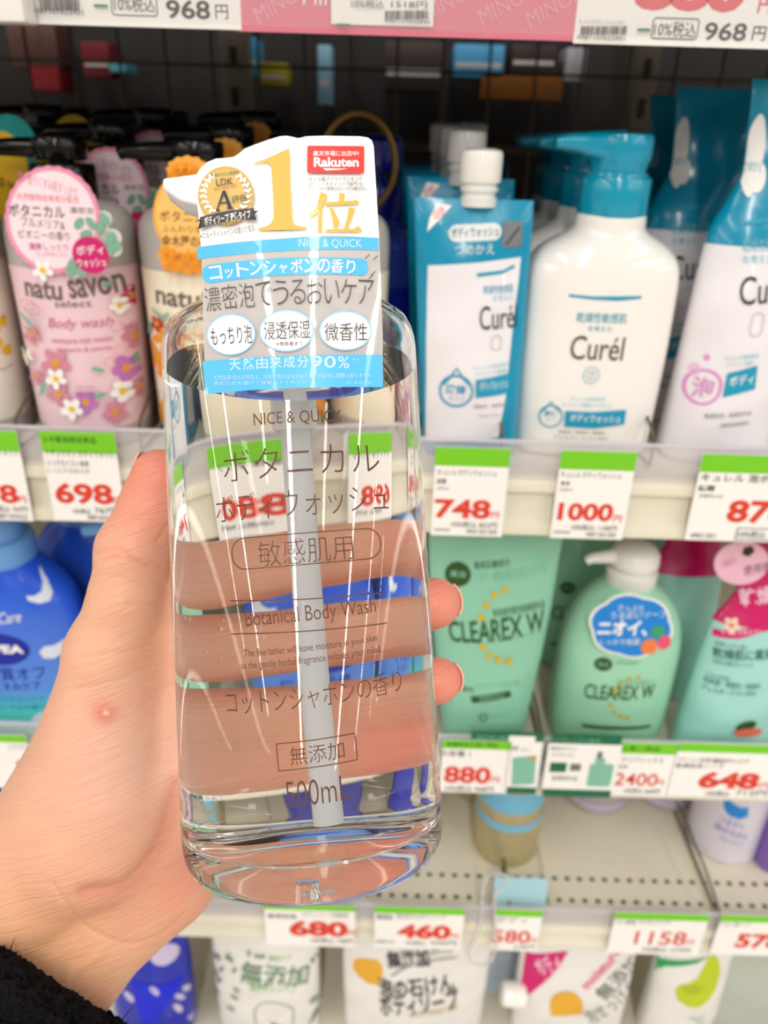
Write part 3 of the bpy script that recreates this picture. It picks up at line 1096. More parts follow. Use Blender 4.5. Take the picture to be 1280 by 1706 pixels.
def natu(label, loc, film, group):
    t = thing('pump_bottle', label, 'pump bottle', loc, group)
    body = [q for q in nsecs if q[0] >= 0]
    MB().loft(body, FROST, 64).build('bottle_body', t)
    sl = [(z, a + 0.0003, b + 0.0003, e, cx, c2) for z, a, b, e, cx, c2 in nsecs if 0.011 <= z <= 0.097]
    m = MB()
    m.loft(sl, film, 64, False, False)
    m.build('film_sleeve', t)
    m = MB()
    m.lathe([(0, 0.1225), (0.0150, 0.1225), (0.0158, 0.1235), (0.0158, 0.1385), (0.0150, 0.1396), (0.0062, 0.1400), (0.0060, 0.1425), (0, 0.1425)], BLACKP, 40)
    m.build('collar', t)
    m = MB()
    m.lathe([(0, 0.1410), (0.0118, 0.1410), (0.0126, 0.1420), (0.0128, 0.1500), (0.0120, 0.1512), (0, 0.1516)], BLACKP, 36)
    m.tube([(-0.004, 0, 0.1462), (-0.020, -0.002, 0.1462), (-0.034, -0.003, 0.1458), (-0.0375, -0.0032, 0.1445)], [0.0052, 0.0044, 0.0036, 0.0030], BLACKP, 14)
    m.build('pump_head', t)
    return t, sl


def flower(p, x, y, r, petal, heart=YEL, n=5, a0=0.3):
    for k in range(n):
        a = a0 + 2 * math.pi * k / n
        cx, cyy = x + r * 0.62 * math.cos(a), y + r * 0.62 * math.sin(a)
        p.ell((cx - r * 0.46, cyy - r * 0.34, cx + r * 0.46, cyy + r * 0.34), petal, rot=-math.degrees(a), n=14)
    p.ell((x - r * 0.3, y - r * 0.3, x + r * 0.3, y + r * 0.3), heart, n=14)


nl = (-0.1630, 0.4120, S1)
natp, nsl = natu('pale pink pump bottle printed with flowers and an oval pink tag', nl, PINKB, 'black pump bottles at the left of the upper shelf')
p = on_loft(nl, nsl, cell=0.004)
p.text('natu', (40, 468, 100, 498), mat('warm grey ink', (112, 98, 94), 0.5), 0.02, rot=-3)
p.text('savon', (110, 462, 206, 494), mat('warm grey ink'), 0.02, rot=4)
p.text('select', (90, 500, 152, 512), mat('warm grey ink'), 0.0)
p.text('Body wash', (78, 530, 184, 552), PINKT, 0.0, skew=0.3)
p.text('moisture rich moist', (84, 562, 184, 572), PINKT, 0.0)
p.text('plumeria & peony', (92, 578, 184, 588), PINKT, 0.0)
for x, y, r, c in ((222, 490, 20, MAG), (228, 556, 24, ROSE), (212, 612, 24, LILAC), (94, 604, 24, ROSE), (238, 640, 17, ROSE), (100, 655, 18, ROSE), (145, 668, 20, LILAC), (55, 556, 14, ROSE), (195, 684, 20, ROSE), (64, 625, 12, ROSE)):
    flower(p, x, y, r, c, mat('amber ink', (226, 160, 40), 0.5))
for x, y, r in ((203, 506, 17), (97, 628, 17), (208, 648, 20), (124, 678, 18), (48, 590, 11)):
    flower(p, x, y, r, PAPER, YEL)
for x, y, a in ((185, 470, 30), (172, 655, 20), (50, 530, -40), (76, 645, 60), (235, 590, 80), (168, 612, -20)):
    p.ell((x - 12, y - 4, x + 12, y + 4), LEAF, rot=a, n=14)
for x, y in ((200, 540), (206, 580), (190, 600), (52, 505), (60, 512)):
    p.ring((x - 12, y - 9, x + 12, y + 9), ROSE, 1.4)
p.text('BODY WASH', (132, 638, 162, 644), PINKT)
p.text('350ml', (128, 648, 172, 653), GREYINK)
p.build('printed_front', natp)


def card_tag(parent, loc, outline, y0, mcard, draw, th=0.0006, name='neck_tag', curve=0.0):
    """a printed card hung on the neck; outline in photo pixels"""
    Y = loc[1] + y0
    def uv(px, py):
        q = at(px, py, Y)
        return (q[0] - loc[0], q[2] - loc[2])
    m = MB()
    m.sheet([uv(*q) for q in outline], y0, y0 + th, mcard)
    c = m.build(name, parent)
    p = on_plate(loc, y0, 0.0001)
    draw(p)
    p.build('tag_print', c)
    return c


def oval(cx, cyy, rx, ry, rot=0.0, n=48, bump=0.0, nb=30):
    out = []
    a = math.radians(rot)
    for k in range(n):
        t = 2 * math.pi * k / n
        s_ = 1 + bump * math.cos(nb * t)
        x, y = rx * s_ * math.cos(t), ry * s_ * math.sin(t)
        out.append((cx + x * math.cos(a) - y * math.sin(a), cyy + x * math.sin(a) + y * math.cos(a)))
    return out


def draw_pink(p):
    p.poly(oval(88, 366, 72, 82, -12), mat('blush card', (250, 226, 234), 0.5))
    p.poly(oval(88, 366, 70, 80, -12), mat('blush card'))
    p.text('甘い香りくすみ肌すっきり', (30, 298, 128, 316), PINKT, 0.0, rot=-14)
    p.text('天然植物由来成分配合', (28, 324, 132, 336), mat('rose red ink', (228, 96, 106), 0.5), 0.0, rot=-2)
    p.text('ボタニカル', (15, 341, 108, 362), mat('warm grey ink'), 0.02, rot=-1)
    p.text('濃密泡', (116, 345, 156, 356), mat('warm grey ink'), 0.0)
    p.text('プルメリア&', (36, 364, 108, 380), mat('warm grey ink'), 0.0, rot=-4)
    p.text('ピオニーの香り', (32, 384, 116, 399), mat('warm grey ink'), 0.0, rot=-2)
    p.text('濃厚しっとり', (48, 405, 114, 417), PINKT, 0.01)
    p.text('リッチモイスト', (62, 420, 114, 428), PINKT, 0.0)
    flower(p, 72, 450, 17, PAPER, YEL)
    for x, y, a in ((132, 372, 50), (152, 372, -60), (144, 390, 20), (168, 378, 70), (175, 364, -50), (186, 396, 60), (194, 410, 40), (122, 438, 50), (134, 452, -20), (118, 450, 80), (184, 416, 70)):
        p.ell((x - 11, y - 7, x + 11, y + 7), LEAF, rot=a, n=16)
    p.ell((122, 394, 183, 456), MAG)
    p.text('ボディ', (128, 408, 174, 424), PAPER, 0.01, rot=4)
    p.text('ウォッシュ', (130, 430, 178, 444), PAPER, 0.01, rot=4)


TAGP = mat('pink card', (238, 150, 180), 0.5)
leafm = mat('clear white leaf edge', (222, 224, 214), 0.4)
c = card_tag(natp, nl, oval(88, 366, 79, 90, -12, 90, 0.012, 26), -0.0345, TAGP, draw_pink)
mm_ = MB()
for x, y, r in ((150, 372, 20), (172, 366, 15), (186, 398, 17), (190, 414, 14), (150, 400, 26), (124, 446, 17), (160, 392, 24)):
    o_ = [at(a, b, nl[1] - 0.0342) for a, b in oval(x, y, r, r, 0, 24)]
    mm_.sheet([(q[0] - nl[0], q[2] - nl[2]) for q in o_], -0.0343, -0.0340, leafm)
mm_.build('leaf_cutout', c)

ol = (-0.0960, 0.4120, S1)
nato, _ = natu('pale cream pump bottle with an orange blossom tag, left of the held bottle', ol, CREAMB, 'black pump bottles at the left of the upper shelf')
p = on_loft(ol, nsl, cell=0.004)
ORA = mat('orange blossom ink', (238, 150, 36), 0.5)
p.text('natu', (258, 484, 330, 512), mat('warm grey ink'), 0.02, rot=-3)
p.text('savon', (336, 482, 420, 512), mat('warm grey ink'), 0.02, rot=3)
for x, y, r, c_ in ((274, 560, 20, ORA), (266, 595, 22, ORA), (280, 618, 18, ORA), (268, 680, 16, ORA), (262, 538, 12, mat('brick red ink', (190, 40, 36), 0.5)), (310, 640, 20, ORA), (352, 612, 22, ORA), (372, 560, 18, ORA)):
    flower(p, x, y, r, c_, mat('amber ink', (226, 160, 40), 0.5))
for x, y, a in ((262, 520, -30), (276, 526, 40), (250, 545, 60)):
    p.ell((x - 10, y - 3, x + 10, y + 3), LEAF, rot=a, n=14)
p.text('Body wash', (290, 545, 390, 566), mat('orange letter ink', (226, 140, 60), 0.5), 0.0, skew=0.3)
p.build('printed_front', nato)


def draw_orange(p):
    p.poly(oval(312, 356, 52, 66, 0), mat('light orange card', (250, 198, 110), 0.5))
    p.text('ボタニカル', (266, 352, 360, 370), mat('warm brown ink', (120, 84, 50), 0.5), 0.01)
    p.text('ふんわり甘い', (270, 376, 350, 388), mat('warm brown ink'), 0.0)
    p.text('金木犀の香り', (270, 392, 360, 412), mat('warm brown ink'), 0.02)
    p.text('濃厚しっとり', (278, 422, 350, 434), mat('orange letter ink'), 0.02)
    for k in range(16):
        a = k * 2.4
        flower(p, 308 + 30 * math.cos(a) * (k / 16) ** 0.5, 290 + 12 * math.sin(a), 8, mat('blossom orange', (242, 150, 30), 0.5), YEL, 4, a)
    for k in range(14):
        flower(p, 276 + (k * 37) % 70, 418 + (k * 13) % 34, 8, mat('blossom orange'), mat('amber ink'), 4, k)


oc = card_tag(nato, ol, oval(312, 356, 57, 72, 0, 80, 0.0)[:40] + [(258, 360)][:0] + oval(312, 356, 57, 72, 0, 80)[40:], -0.0345, mat('orange card', (244, 176, 70), 0.5), draw_orange)
for cx_, cy_, rx_, ry_ in ((312, 282, 34, 22), (312, 424, 48, 32)):
    m = MB()
    m.sheet([(lambda q: (q[0] - ol[0], q[2] - ol[2]))(at(a, b, ol[1] - 0.0343)) for a, b in oval(cx_, cy_, rx_, ry_, 0, 60, 0.06, 12)], -0.0344, -0.0341, mat('orange card'))
    m.build('blossom_cutout', oc)

hl = (-0.2325, 0.4120, S1)
nath, _ = natu('off white pump bottle with yellow honeycomb dots at the left edge', hl, HONB, 'black pump bottles at the left of the upper shelf')
p = on_loft(hl, nsl, cell=0.004)
for cx_, cy_ in ((10, 412), (16, 556), (-30, 470)):
    for k in range(6):
        for s_ in (1.0, 1.0):
            a = math.pi / 3 * k + 0.4
            x, y = cx_ + 24 * math.cos(a), cy_ + 24 * math.sin(a)
            p.ell((x - 10, y - 10, x + 10, y + 10), YEL, n=6)
p.line([(-40, 612), (10, 614), (55, 606)], 2, GREYINK)
p.build('printed_front', nath)
hc = card_tag(nath, hl, oval(-95, 330, 60, 86, 0, 60), -0.0345, mat('yellow card', (236, 190, 30), 0.5), lambda p: p.text('はちみつ', (-130, 330, -60, 350), mat('warm brown ink'), 0.01))

dl = (-0.0330, 0.4140, S1)
natd = copy_thing(nato, dl, 'cream pump bottle hidden in part behind the clear held bottle', skip=('neck_tag',))
BG_ = 'black pump bottles at the left of the upper shelf'
rowlab = ('pump bottle with a black pump, second in the honeycomb row', 'pump bottle with a black pump, second in the pink flower row', 'pump bottle with a black pump, second in the orange row')
row3 = ('pump bottle with a black pump, third in the honeycomb row', 'pump bottle with a black pump, third in the pink flower row', 'pump bottle with a black pump, third in the orange row')
row4 = ('pump bottle with a black pump at the back of the honeycomb row', 'pump bottle with a black pump at the back of the pink flower row', 'pump bottle with a black pump at the back of the orange row')
for i, (src, l0) in enumerate(((nath, hl), (natp, nl), (nato, ol))):
    copy_thing(src, (l0[0] + 0.004, l0[1] + 0.068, S1), rowlab[i]).scale = (1, 1, 1.05)
    copy_thing(src, (l0[0] + 0.009, l0[1] + 0.136, S1), row3[i]).scale = (1, 1, 1.11)
    copy_thing(src, (l0[0] + 0.002, l0[1] + 0.204, S1), row4[i]).scale = (1, 1, 1.11)
# loose tags of the second row catching light
for cx_, cy_, rx_, ry_, Y, c_, lab in ((20, 240, 40, 52, 0.43, (0, 150, 150), 'teal and yellow neck card of the honeycomb row'), ):
    q = at(cx_, cy_, Y)
    m = MB()
    m.sheet([(lambda w: (w[0] - q[0], w[2] - q[2]))(at(a, b, Y)) for a, b in oval(cx_, cy_, rx_, ry_, -25)], 0, 0.0005, mat('teal card', c_, 0.5))
    m.sheet([(lambda w: (w[0] - q[0], w[2] - q[2]))(at(a, b, Y)) for a, b in oval(cx_ - 6, cy_ + 22, rx_ * 0.7, ry_ * 0.9, -25)], -0.0003, 0.0004, mat('yellow card'))
    o = tag(m.build('neck_card'), lab, 'hang tag')
    o.location = tuple(q)

# ---- navy pump bottle beside the label
NAVY = mat('navy blue plastic', (16, 22, 116), 0.2, coat=0.4)
NAVYC = mat('clear blue plastic', (44, 62, 150), 0.18, trans=0.35, ior=1.35)
GOLD = mat('gold foil', (120, 92, 40), 0.45, metal=0.4)
vl = (-0.0100, 0.4780, S1)
vs = dense([(0, 0.027, 0.027, 2, 0, 0), (0.001, 0.030, 0.030, 2, 0, 0), (0.05, 0.031, 0.031, 2, 0, 0), (0.078, 0.031, 0.031, 2, 0, 0)], 4)
vt = dense([(0.078, 0.0305, 0.0305, 2, 0, 0), (0.098, 0.0302, 0.0302, 2, 0, 0), (0.104, 0.0270, 0.0270, 2, 0, 0), (0.108, 0.018, 0.018, 2, 0, 0), (0.114, 0.015, 0.015, 2, 0, 0)], 4)
navy = thing('pump_bottle', 'front navy blue pump bottle with a gold ringed tag right of the hang label', 'pump bottle', vl, 'navy pump bottles')
MB().loft(vs, NAVY, 56).build('bottle_body', navy)
MB().loft(vt, NAVYC, 56, False, True).build('shoulder', navy)
m = MB()
m.lathe([(0, 0.113), (0.016, 0.113), (0.0165, 0.128), (0.015, 0.131), (0.006, 0.132), (0.006, 0.137), (0.014, 0.138), (0.0155, 0.142), (0.015, 0.153), (0.012, 0.156), (0, 0.157)], NAVY, 40)
m.tube([(0, 0, 0.148), (-0.02, -0.004, 0.149), (-0.038, -0.006, 0.146)], [0.006, 0.005, 0.0035], NAVY, 12)
m.build('pump_head', navy)
m = MB()
gq = at(598, 272, vl[1] - 0.030)
m.tube([(gq[0] - vl[0] + 0.0195 * math.cos(a), -0.0330, gq[2] - S1 + 0.0235 * math.sin(a)) for a in np.linspace(0, 2 * math.pi, 40, endpoint=False)], 0.0016, GOLD, 8, True)
m.build('gold_ring', navy)
copy_thing(navy, (vl[0] - 0.004, vl[1] + 0.070, S1), 'navy blue pump bottle behind the gold ringed one', skip=())
copy_thing(navy, (vl[0] - 0.008, vl[1] + 0.140, S1), 'navy blue pump bottle at the back of its row', skip=('gold_ring',))
# ------------------------------------------------------------------ shelf 2: light blue bottles and mint green goods
def ramp_mat(name, stops, axis='Z', lo=0.0, hi=0.1, rough=0.3, coat=0.3):
    """the printed colour run of a bottle, along its height"""
    m = mat(name, (128, 128, 128), rough, coat=coat)
    tc = node(m, 'ShaderNodeTexCoord')
    sp = node(m, 'ShaderNodeSeparateXYZ')
    mr = node(m, 'ShaderNodeMapRange')
    mr.inputs['From Min'].default_value = lo
    mr.inputs['From Max'].default_value = hi
    cr = node(m, 'ShaderNodeValToRGB')
    el = cr.color_ramp.elements
    while len(el) < len(stops):
        el.new(0.5)
    for e, (q, c) in zip(el, stops):
        e.position = q
        e.color = lin(c)
    link(m, tc.outputs['Object'], sp.inputs[0])
    link(m, sp.outputs[axis], mr.inputs['Value'])
    link(m, mr.outputs[0], cr.inputs[0])
    link(m, cr.outputs[0], bsdf(m).inputs['Base Color'])
    return m


NIVB = ramp_mat('blue to aqua printed bottle', [(0.0, (110, 224, 206)), (0.20, (84, 206, 206)), (0.33, (84, 142, 226)), (0.6, (70, 122, 226)), (1.0, (24, 84, 216))], lo=0.0, hi=0.12)
NIVC = mat('soft blue cap', (110, 164, 226), 0.3)
DBLUE = mat('deep blue ink', (10, 34, 160), 0.5)
bl = (-0.2340, 0.4120, S2)
bs = dense([(0.0, 0.036, 0.020, 2.6, 0, 0), (0.001, 0.0395, 0.0235, 2.6, 0, 0), (0.010, 0.0405, 0.0245, 2.6, 0, 0), (0.050, 0.0425, 0.0255, 2.5, 0, 0), (0.080, 0.0428, 0.0255, 2.4, 0, 0), (0.098, 0.0400, 0.0245, 2.3, 0, 0), (0.112, 0.0320, 0.0220, 2.1, 0, 0),
            (0.121, 0.0235, 0.0195, 2, 0, 0), (0.126, 0.0185, 0.0180, 2, 0, 0)], 6)
niv = thing('pump_bottle', 'light blue pump bottle with a dark blue oval logo at the left edge', 'pump bottle', bl, 'light blue pump bottles on the second shelf')
MB().loft(bs, NIVB, 64).build('bottle_body', niv)
m = MB()
m.lathe([(0, 0.124), (0.0195, 0.124), (0.0200, 0.126), (0.0200, 0.136), (0.0190, 0.139), (0.0150, 0.1400), (0.0150, 0.152), (0.013, 0.156), (0, 0.157)], NIVC, 40)
m.tube([(0, 0, 0.148), (-0.02, -0.004, 0.148), (-0.036, -0.006, 0.145)], [0.007, 0.006, 0.004], NIVC, 12)
m.build('pump_head', niv)
p = on_loft(bl, bs, cell=0.004)
p.ell((-54, 1056, 47, 1108), DBLUE)
p.text('NIVEA', (-42, 1074, 38, 1088), PAPER, 0.05)
p.text('Cream Care', (-60, 1022, 34, 1040), PAPER, 0.0, skew=0.3, rot=6)
p.text('角質オフ', (-26, 1112, 74, 1134), DBLUE, 0.0, rot=3)
p.text('くすみケア', (-10, 1137, 68, 1150), DBLUE, 0.0, rot=3)
p.text('ボディウォッシュ', (-20, 1160, 72, 1168), mat('teal ink', (40, 150, 170), 0.5), 0.0, rot=2)
p.text('フローラルの香り', (-20, 1174, 74, 1182), mat('teal ink'), 0.0, rot=2)
CRM = mat('cream swirl ink', (222, 228, 240), 0.4)
p.poly([(66, 940), (80, 962), (89, 985), (84, 1000), (66, 1005), (48, 1000), (44, 992), (58, 992), (70, 984), (72, 968)], CRM)
p.poly([(66, 1086), (74, 1076), (90, 1074), (104, 1066), (115, 1058), (114, 1074), (104, 1088), (90, 1096), (74, 1096)], CRM)
p.poly([(52, 1198), (60, 1190), (78, 1184), (72, 1200), (60, 1206)], CRM)
p.build('printed_front', niv)
copy_thing(niv, (bl[0] + 0.0890, bl[1] + 0.004, S2), 'light blue pump bottle half hidden by the thumb', skip=())
copy_thing(niv, (bl[0] + 0.1780, bl[1] + 0.002, S2), 'light blue pump bottle standing behind the held bottle', skip=())
copy_thing(niv, (bl[0] + 0.030, bl[1] + 0.060, S2), 'light blue pump bottle in the dark second row at the left', skip=('printed_front',))
copy_thing(niv, (bl[0] + 0.119, bl[1] + 0.062, S2), 'light blue pump bottle in the second row behind the thumb', skip=('printed_front',))

MINT = mat('mint green film', (138, 200, 172), 0.3, coat=0.25)
add_bump(MINT, 50, 0.2, 0.002)
MINTB = mat('mint green plastic', (158, 216, 184), 0.26, coat=0.3)
GRN = mat('dark green ink', (22, 112, 78), 0.5)
GOLDI = mat('gold dot ink', (206, 178, 40), 0.5)
ml = (0.0680, 0.3980, S2)
mr_ = [(0.0, 0.0245, 0.014, 0.002, 0), (0.004, 0.0258, 0.0160, 0.002, 0), (0.04, 0.0298, 0.0165, 0.001, 0), (0.080, 0.0345, 0.0135, 0.0, 0.001), (0.115, 0.0375, 0.009, -0.001, 0.002), (0.145, 0.0392, 0.004, -0.002, 0.003), (0.160, 0.0396, 0.001, -0.002, 0.004)]
mp, ms = pouch('refill_pouch', 'large mint green refill pouch with an arc of gold dots', 'refill pouch', ml, mr_, MINT, seed=9, group='mint green goods')
p = on_loft(ml, ms, cell=0.005, wob=WOB[id(ms)])
p.ell((741, 936, 785, 978), GRN)
p.text('薬用', (750, 951, 776, 962), MINTI, 0.01)
p.text('薬用石鹸成分', (790, 932, 850, 946), GRN, 0.0, rot=8)
p.text('CLEAREX W', (750, 1030, 908, 1068), GRN, 0.015, rot=8)
p.text('有効成分配合医薬部外品', (822, 1008, 908, 1022), GRN, 0.0, rot=8)
p.text('クリアレックス', (828, 1054, 900, 1066), MINTI, 0.0, rot=8)
p.text('ニキビ・体臭を防ぐボディソープ', (790, 946, 910, 966), MINTI, 0.0, rot=8)
for x, y in ((841, 982), (824, 991), (811, 1008), (802, 1027), (805, 1076), (816, 1090), (831, 1098), (849, 1101)):
    p.ell((x - 6, y - 6, x + 6, y + 6), GOLDI, n=16)
p.text('弱酸性', (760, 1142, 790, 1150), GRN, 0.0)
p.text('ボディソープつめかえ用', (794, 1136, 866, 1146), MINTI, 0.0, rot=4)
p.poly([(785, 1158), (850, 1150), (852, 1160), (787, 1168)], GRN)
p.text('医薬部外品', (800, 1156, 840, 1164), MINTI, 0.0, rot=6)
p.ring((798, 1188, 812, 1200), GRN, 2)
p.text('せっけん', (816, 1188, 844, 1194), MINTI, 0.0)
p.build('printed_front', mp)

gl = (0.1545, 0.4140, S2)
gs = dense([(0.0, 0.0330, 0.018, 2.6, 0, 0), (0.001, 0.0360, 0.0215, 2.6, 0, 0), (0.012, 0.0378, 0.0235, 2.6, 0, 0), (0.040, 0.0388, 0.0245, 2.5, 0, 0), (0.070, 0.0385, 0.0245, 2.5, 0, 0), (0.088, 0.0362, 0.0235, 2.4, 0, 0), (0.102, 0.0310, 0.0215, 2.3, 0, 0), (0.112, 0.0235, 0.0190, 2.1, 0, 0),
            (0.118, 0.0165, 0.0165, 2, 0, 0), (0.121, 0.0140, 0.0140, 2, 0, 0)], 6)
gb_ = thing('pump_bottle', 'mint green pump bottle with a white pump and a blue cloud tag', 'pump bottle', gl, 'mint green goods')
MB().loft(gs, MINTB, 64).build('bottle_body', gb_)
m = MB()
m.lathe([(0, 0.1185), (0.0150, 0.1185), (0.0155, 0.1200), (0.0155, 0.127), (0.0110, 0.1285), (0.0110, 0.130), (0.0145, 0.1310), (0.0152, 0.1325), (0.0148, 0.139), (0.0122, 0.1428), (0.007, 0.1450), (0, 0.1455)], WHITE, 40)
m.tube([(-0.006, -0.001, 0.1375), (-0.018, -0.003, 0.1368), (-0.028, -0.005, 0.1365), (-0.031, -0.0055, 0.1345)], [0.0050, 0.0042, 0.0032, 0.0026], WHITE, 14)
m.build('pump_head', gb_)
p = on_loft(gl, gs, cell=0.005)
p.ell((990, 1095, 1021, 1118), GRN)
p.text('薬用', (996, 1102, 1014, 1111), MINTI, 0.0)
p.text('薬用石鹸成分', (1026, 1100, 1066, 1108), MINTI, 0.0)
p.text('CLEAREX W', (976, 1142, 1092, 1166), GRN, 0.01, rot=3)
for x, y in ((1064, 1128), (1048, 1131), (1034, 1139), (1026, 1150), (1018, 1174), (1024, 1186), (1034, 1192), (1046, 1195)):
    p.ell((x - 4, y - 4, x + 4, y + 4), GOLDI, n=14)
p.text('有効成分配合医薬部外品', (1030, 1132, 1090, 1140), MINTI, 0.0)
p.poly([(970, 1204), (1020, 1209), (1084, 1206), (1084, 1210), (1020, 1214), (970, 1209)], GRN)
p.build('printed_front', gb_)
cloud = []
for k in range(72):
    t_ = 2 * math.pi * k / 72
    r_ = 1 + 0.085 * abs(math.sin(3.0 * t_ + 0.6))
    cloud.append((1052 + 66 * r_ * math.cos(t_), 1043 + 50 * r_ * math.sin(t_)))


def draw_cloud(p):
    p.poly([(1052 + (x - 1052) * 0.94, 1043 + (y - 1043) * 0.94) for x, y in cloud], mat('sky blue card', (20, 132, 216), 0.5))
    p.text('さっぷり', (1030, 1008, 1072, 1018), PAPER, 0.0, rot=-2)
    p.text('うるおいソープ', (1018, 1018, 1112, 1030), PAPER, 0.0, rot=4)
    p.text('ニオイ、', (996, 1033, 1080, 1060), PAPER, 0.04, rot=2)
    p.text('しっかり殺菌', (1000, 1064, 1066, 1074), PAPER, 0.0, rot=2)
    p.ell((1084, 1042, 1108, 1062), mat('leaf green ink', (60, 160, 100), 0.5))
    p.ell((1096, 1058, 1118, 1082), mat('coral pink ink', (230, 84, 116), 0.5))
    p.ell((1068, 1064, 1096, 1090), mat('warm orange ink', (238, 130, 60), 0.5))


card_tag(gb_, gl, cloud, -0.0262, PAPER, draw_cloud)
copy_thing(gb_, (gl[0] - 0.004, gl[1] + 0.090, S2), 'mint green pump bottle in the dark behind the cloud tagged one', skip=('neck_tag',))

rl = (0.2290, 0.4000, S2)
rr_ = [(0.0, 0.0300, 0.014, 0, 0), (0.004, 0.0312, 0.0160, 0, 0), (0.040, 0.0305, 0.0160, 0.001, 0), (0.075, 0.0290, 0.0135, 0.002, 0.001), (0.098, 0.0270, 0.010, 0.003, 0.002), (0.112, 0.0215, 0.007, 0.005, 0.003), (0.122, 0.0190, 0.005, 0.006, 0.004), (0.140, 0.0200, 0.003, 0.006, 0.005), (0.152, 0.0200, 0.001, 0.006, 0.006)]
AQUA = mat('aqua film', (160, 218, 208), 0.28, coat=0.3)
add_bump(AQUA, 55, 0.25, 0.002)
rp, rs = pouch('refill_pouch', 'pale aqua refill pouch with a magenta and pink top at the right edge', 'refill pouch', rl, rr_, AQUA, mat('magenta film', (206, 20, 100), 0.28, coat=0.3), 0.1005, 12, group='aqua and magenta pouches')
p = on_loft(rl, rs, cell=0.005, wob=WOB[id(rs)])
p.poly([(1188, 1046), (1230, 1050), (1290, 1034), (1290, 1046), (1230, 1064), (1186, 1058)], mat('magenta ink'))
p.text('しっとりモイスト', (1204, 1049, 1272, 1058), PAPER, 0.0, rot=6)
flower(p, 1219, 1042, 14, mat('pale peach ink', (240, 210, 190), 0.5), mat('coral ink', (230, 110, 90), 0.5))
p.text('乾燥しやすい肌に', (1192, 1071, 1248, 1079), GREYINK, 0.0, rot=2)
p.text('乾燥肌に薬用', (1190, 1082, 1290, 1100), mat('dark teal ink', (40, 104, 96), 0.5), 0.01, rot=5)
p.text('つめかえ用ボディソープ', (1186, 1101, 1256, 1111), mat('dark teal ink'), 0.0, rot=3)
p.text('うるおい成分配合', (1176, 1124, 1218, 1132), GREYINK, 0.0)
p.text('低刺激・弱酸性・無香料', (1174, 1136, 1270, 1146), mat('dark teal ink'), 0.0, rot=2)
p.text('アレルギーテスト済み', (1170, 1148, 1262, 1158), mat('dark teal ink'), 0.0, rot=2)
p.text('乾燥', (1232, 976, 1290, 1008), mat('pink ink light', (246, 200, 220), 0.5), 0.02, rot=14)
p.ell((1226, 1200, 1260, 1216), GRN, rot=20)
p.ell((1222, 1212, 1270, 1226), mat('coral ink'))
p.build('printed_front', rp)
m = MB()
q_ = [at(a, b, rl[1] - 0.010) for a, b in oval(1236, 938, 46, 36, -8, 40)]
hq = [at(a, b, rl[1] - 0.010) for a, b in oval(1248, 918, 12, 10, 0, 6)]
loc0 = rl
m.sheet([(q[0] - loc0[0], q[2] - loc0[2]) for q in q_], -0.0102, -0.0092, mat('pale pink card', (238, 186, 206), 0.5))
hm = m.build('top_patch', rp)
p = on_plate(rl, -0.0102)
p.ell((1236, 908, 1258, 928), HOLE, n=5)
p.text('使用感', (1240, 938, 1284, 956), mat('dusk ink', (120, 70, 90), 0.5), 0.0, rot=14)
p.text('つめかえ', (1202, 930, 1226, 944), PINKT, 0.0, rot=30)
p.build('patch_print', hm)
copy_thing(rp, (rl[0] - 0.024, rl[1] + 0.060, S2), 'aqua and magenta refill pouch second in its row', skip=('printed_front', 'top_patch'))
copy_thing(rp, (rl[0] - 0.006, rl[1] + 0.115, S2), 'aqua and magenta refill pouch in the dark above the white pump', skip=('printed_front', 'top_patch'))

# ------------------------------------------------------------------ shelf 3: nearly empty
GOLDC = mat('clear amber bottle', (240, 226, 180), 0.12, trans=0.6, ior=1.1)
CLEARW = mat('milky clear bottle', (232, 228, 230), 0.2, trans=0.45, ior=1.2)
LAV = mat('lavender film', (202, 190, 216), 0.35)
SKYI = mat('sky blue label', (120, 190, 222), 0.45)


def round_bottle(label, loc, body, r, h, cap, group=None, band=None):
    t = thing('pump_bottle', label, 'pump bottle', loc, group)
    s_ = dense([(0, r * 0.86, r * 0.86, 2, 0, 0), (0.0008, r * 0.95, r * 0.95, 2, 0, 0), (0.005, r, r, 2, 0, 0), (h * 0.78, r, r, 2, 0, 0), (h * 0.88, r * 0.9, r * 0.9, 2, 0, 0), (h, r * 0.42, r * 0.42, 2, 0, 0)], 5)
    MB().loft(s_, body, 48).build('bottle_body', t)
    m = MB()
    m.lathe([(0, h - 0.001), (r * 0.5, h - 0.001), (r * 0.5, h + 0.010), (r * 0.2, h + 0.011), (r * 0.2, h + 0.014), (r * 0.42, h + 0.015), (r * 0.42, h + 0.022), (0, h + 0.023)], cap, 28)
    m.tube([(0, 0, h + 0.019), (-r * 1.1, -0.003, h + 0.018)], [0.004, 0.003], cap, 10)
    m.build('pump_head', t)
    return t, s_


al = (0.1045, 0.4420, S3)
amb, as_ = round_bottle('golden clear bottle with blue label bands on the half empty shelf', al, GOLDC, 0.0262, 0.105, WHITE)
m = MB()
m.loft([(z, 0.0265, 0.0265, 2, 0, 0) for z in (0.040, 0.047)], SKYI, 48, False, False)
m.loft([(z, 0.0265, 0.0265, 2, 0, 0) for z in (0.058, 0.078)], SKYI, 48, False, False)
m.build('label_band', amb)
copy_thing(amb, (al[0] - 0.012, al[1] + 0.062, S3), 'golden clear bottle behind the front golden one')
wl = (0.1900, 0.5000, S3)
wb, ws_ = round_bottle('milky bottle with a lavender foot at the back of the half empty shelf', wl, CLEARW, 0.0290, 0.100, mat('lavender cap', (178, 160, 208), 0.3), 'milky and lavender bottles')
m = MB()
m.loft([(z, 0.0293, 0.0293, 2, 0, 0) for z in (0.006, 0.013)], LAV, 48, False, False)
m.build('label_band', wb)
copy_thing(wb, (0.2520, 0.5060, S3), 'milky bottle at the back, right of the other milky one')
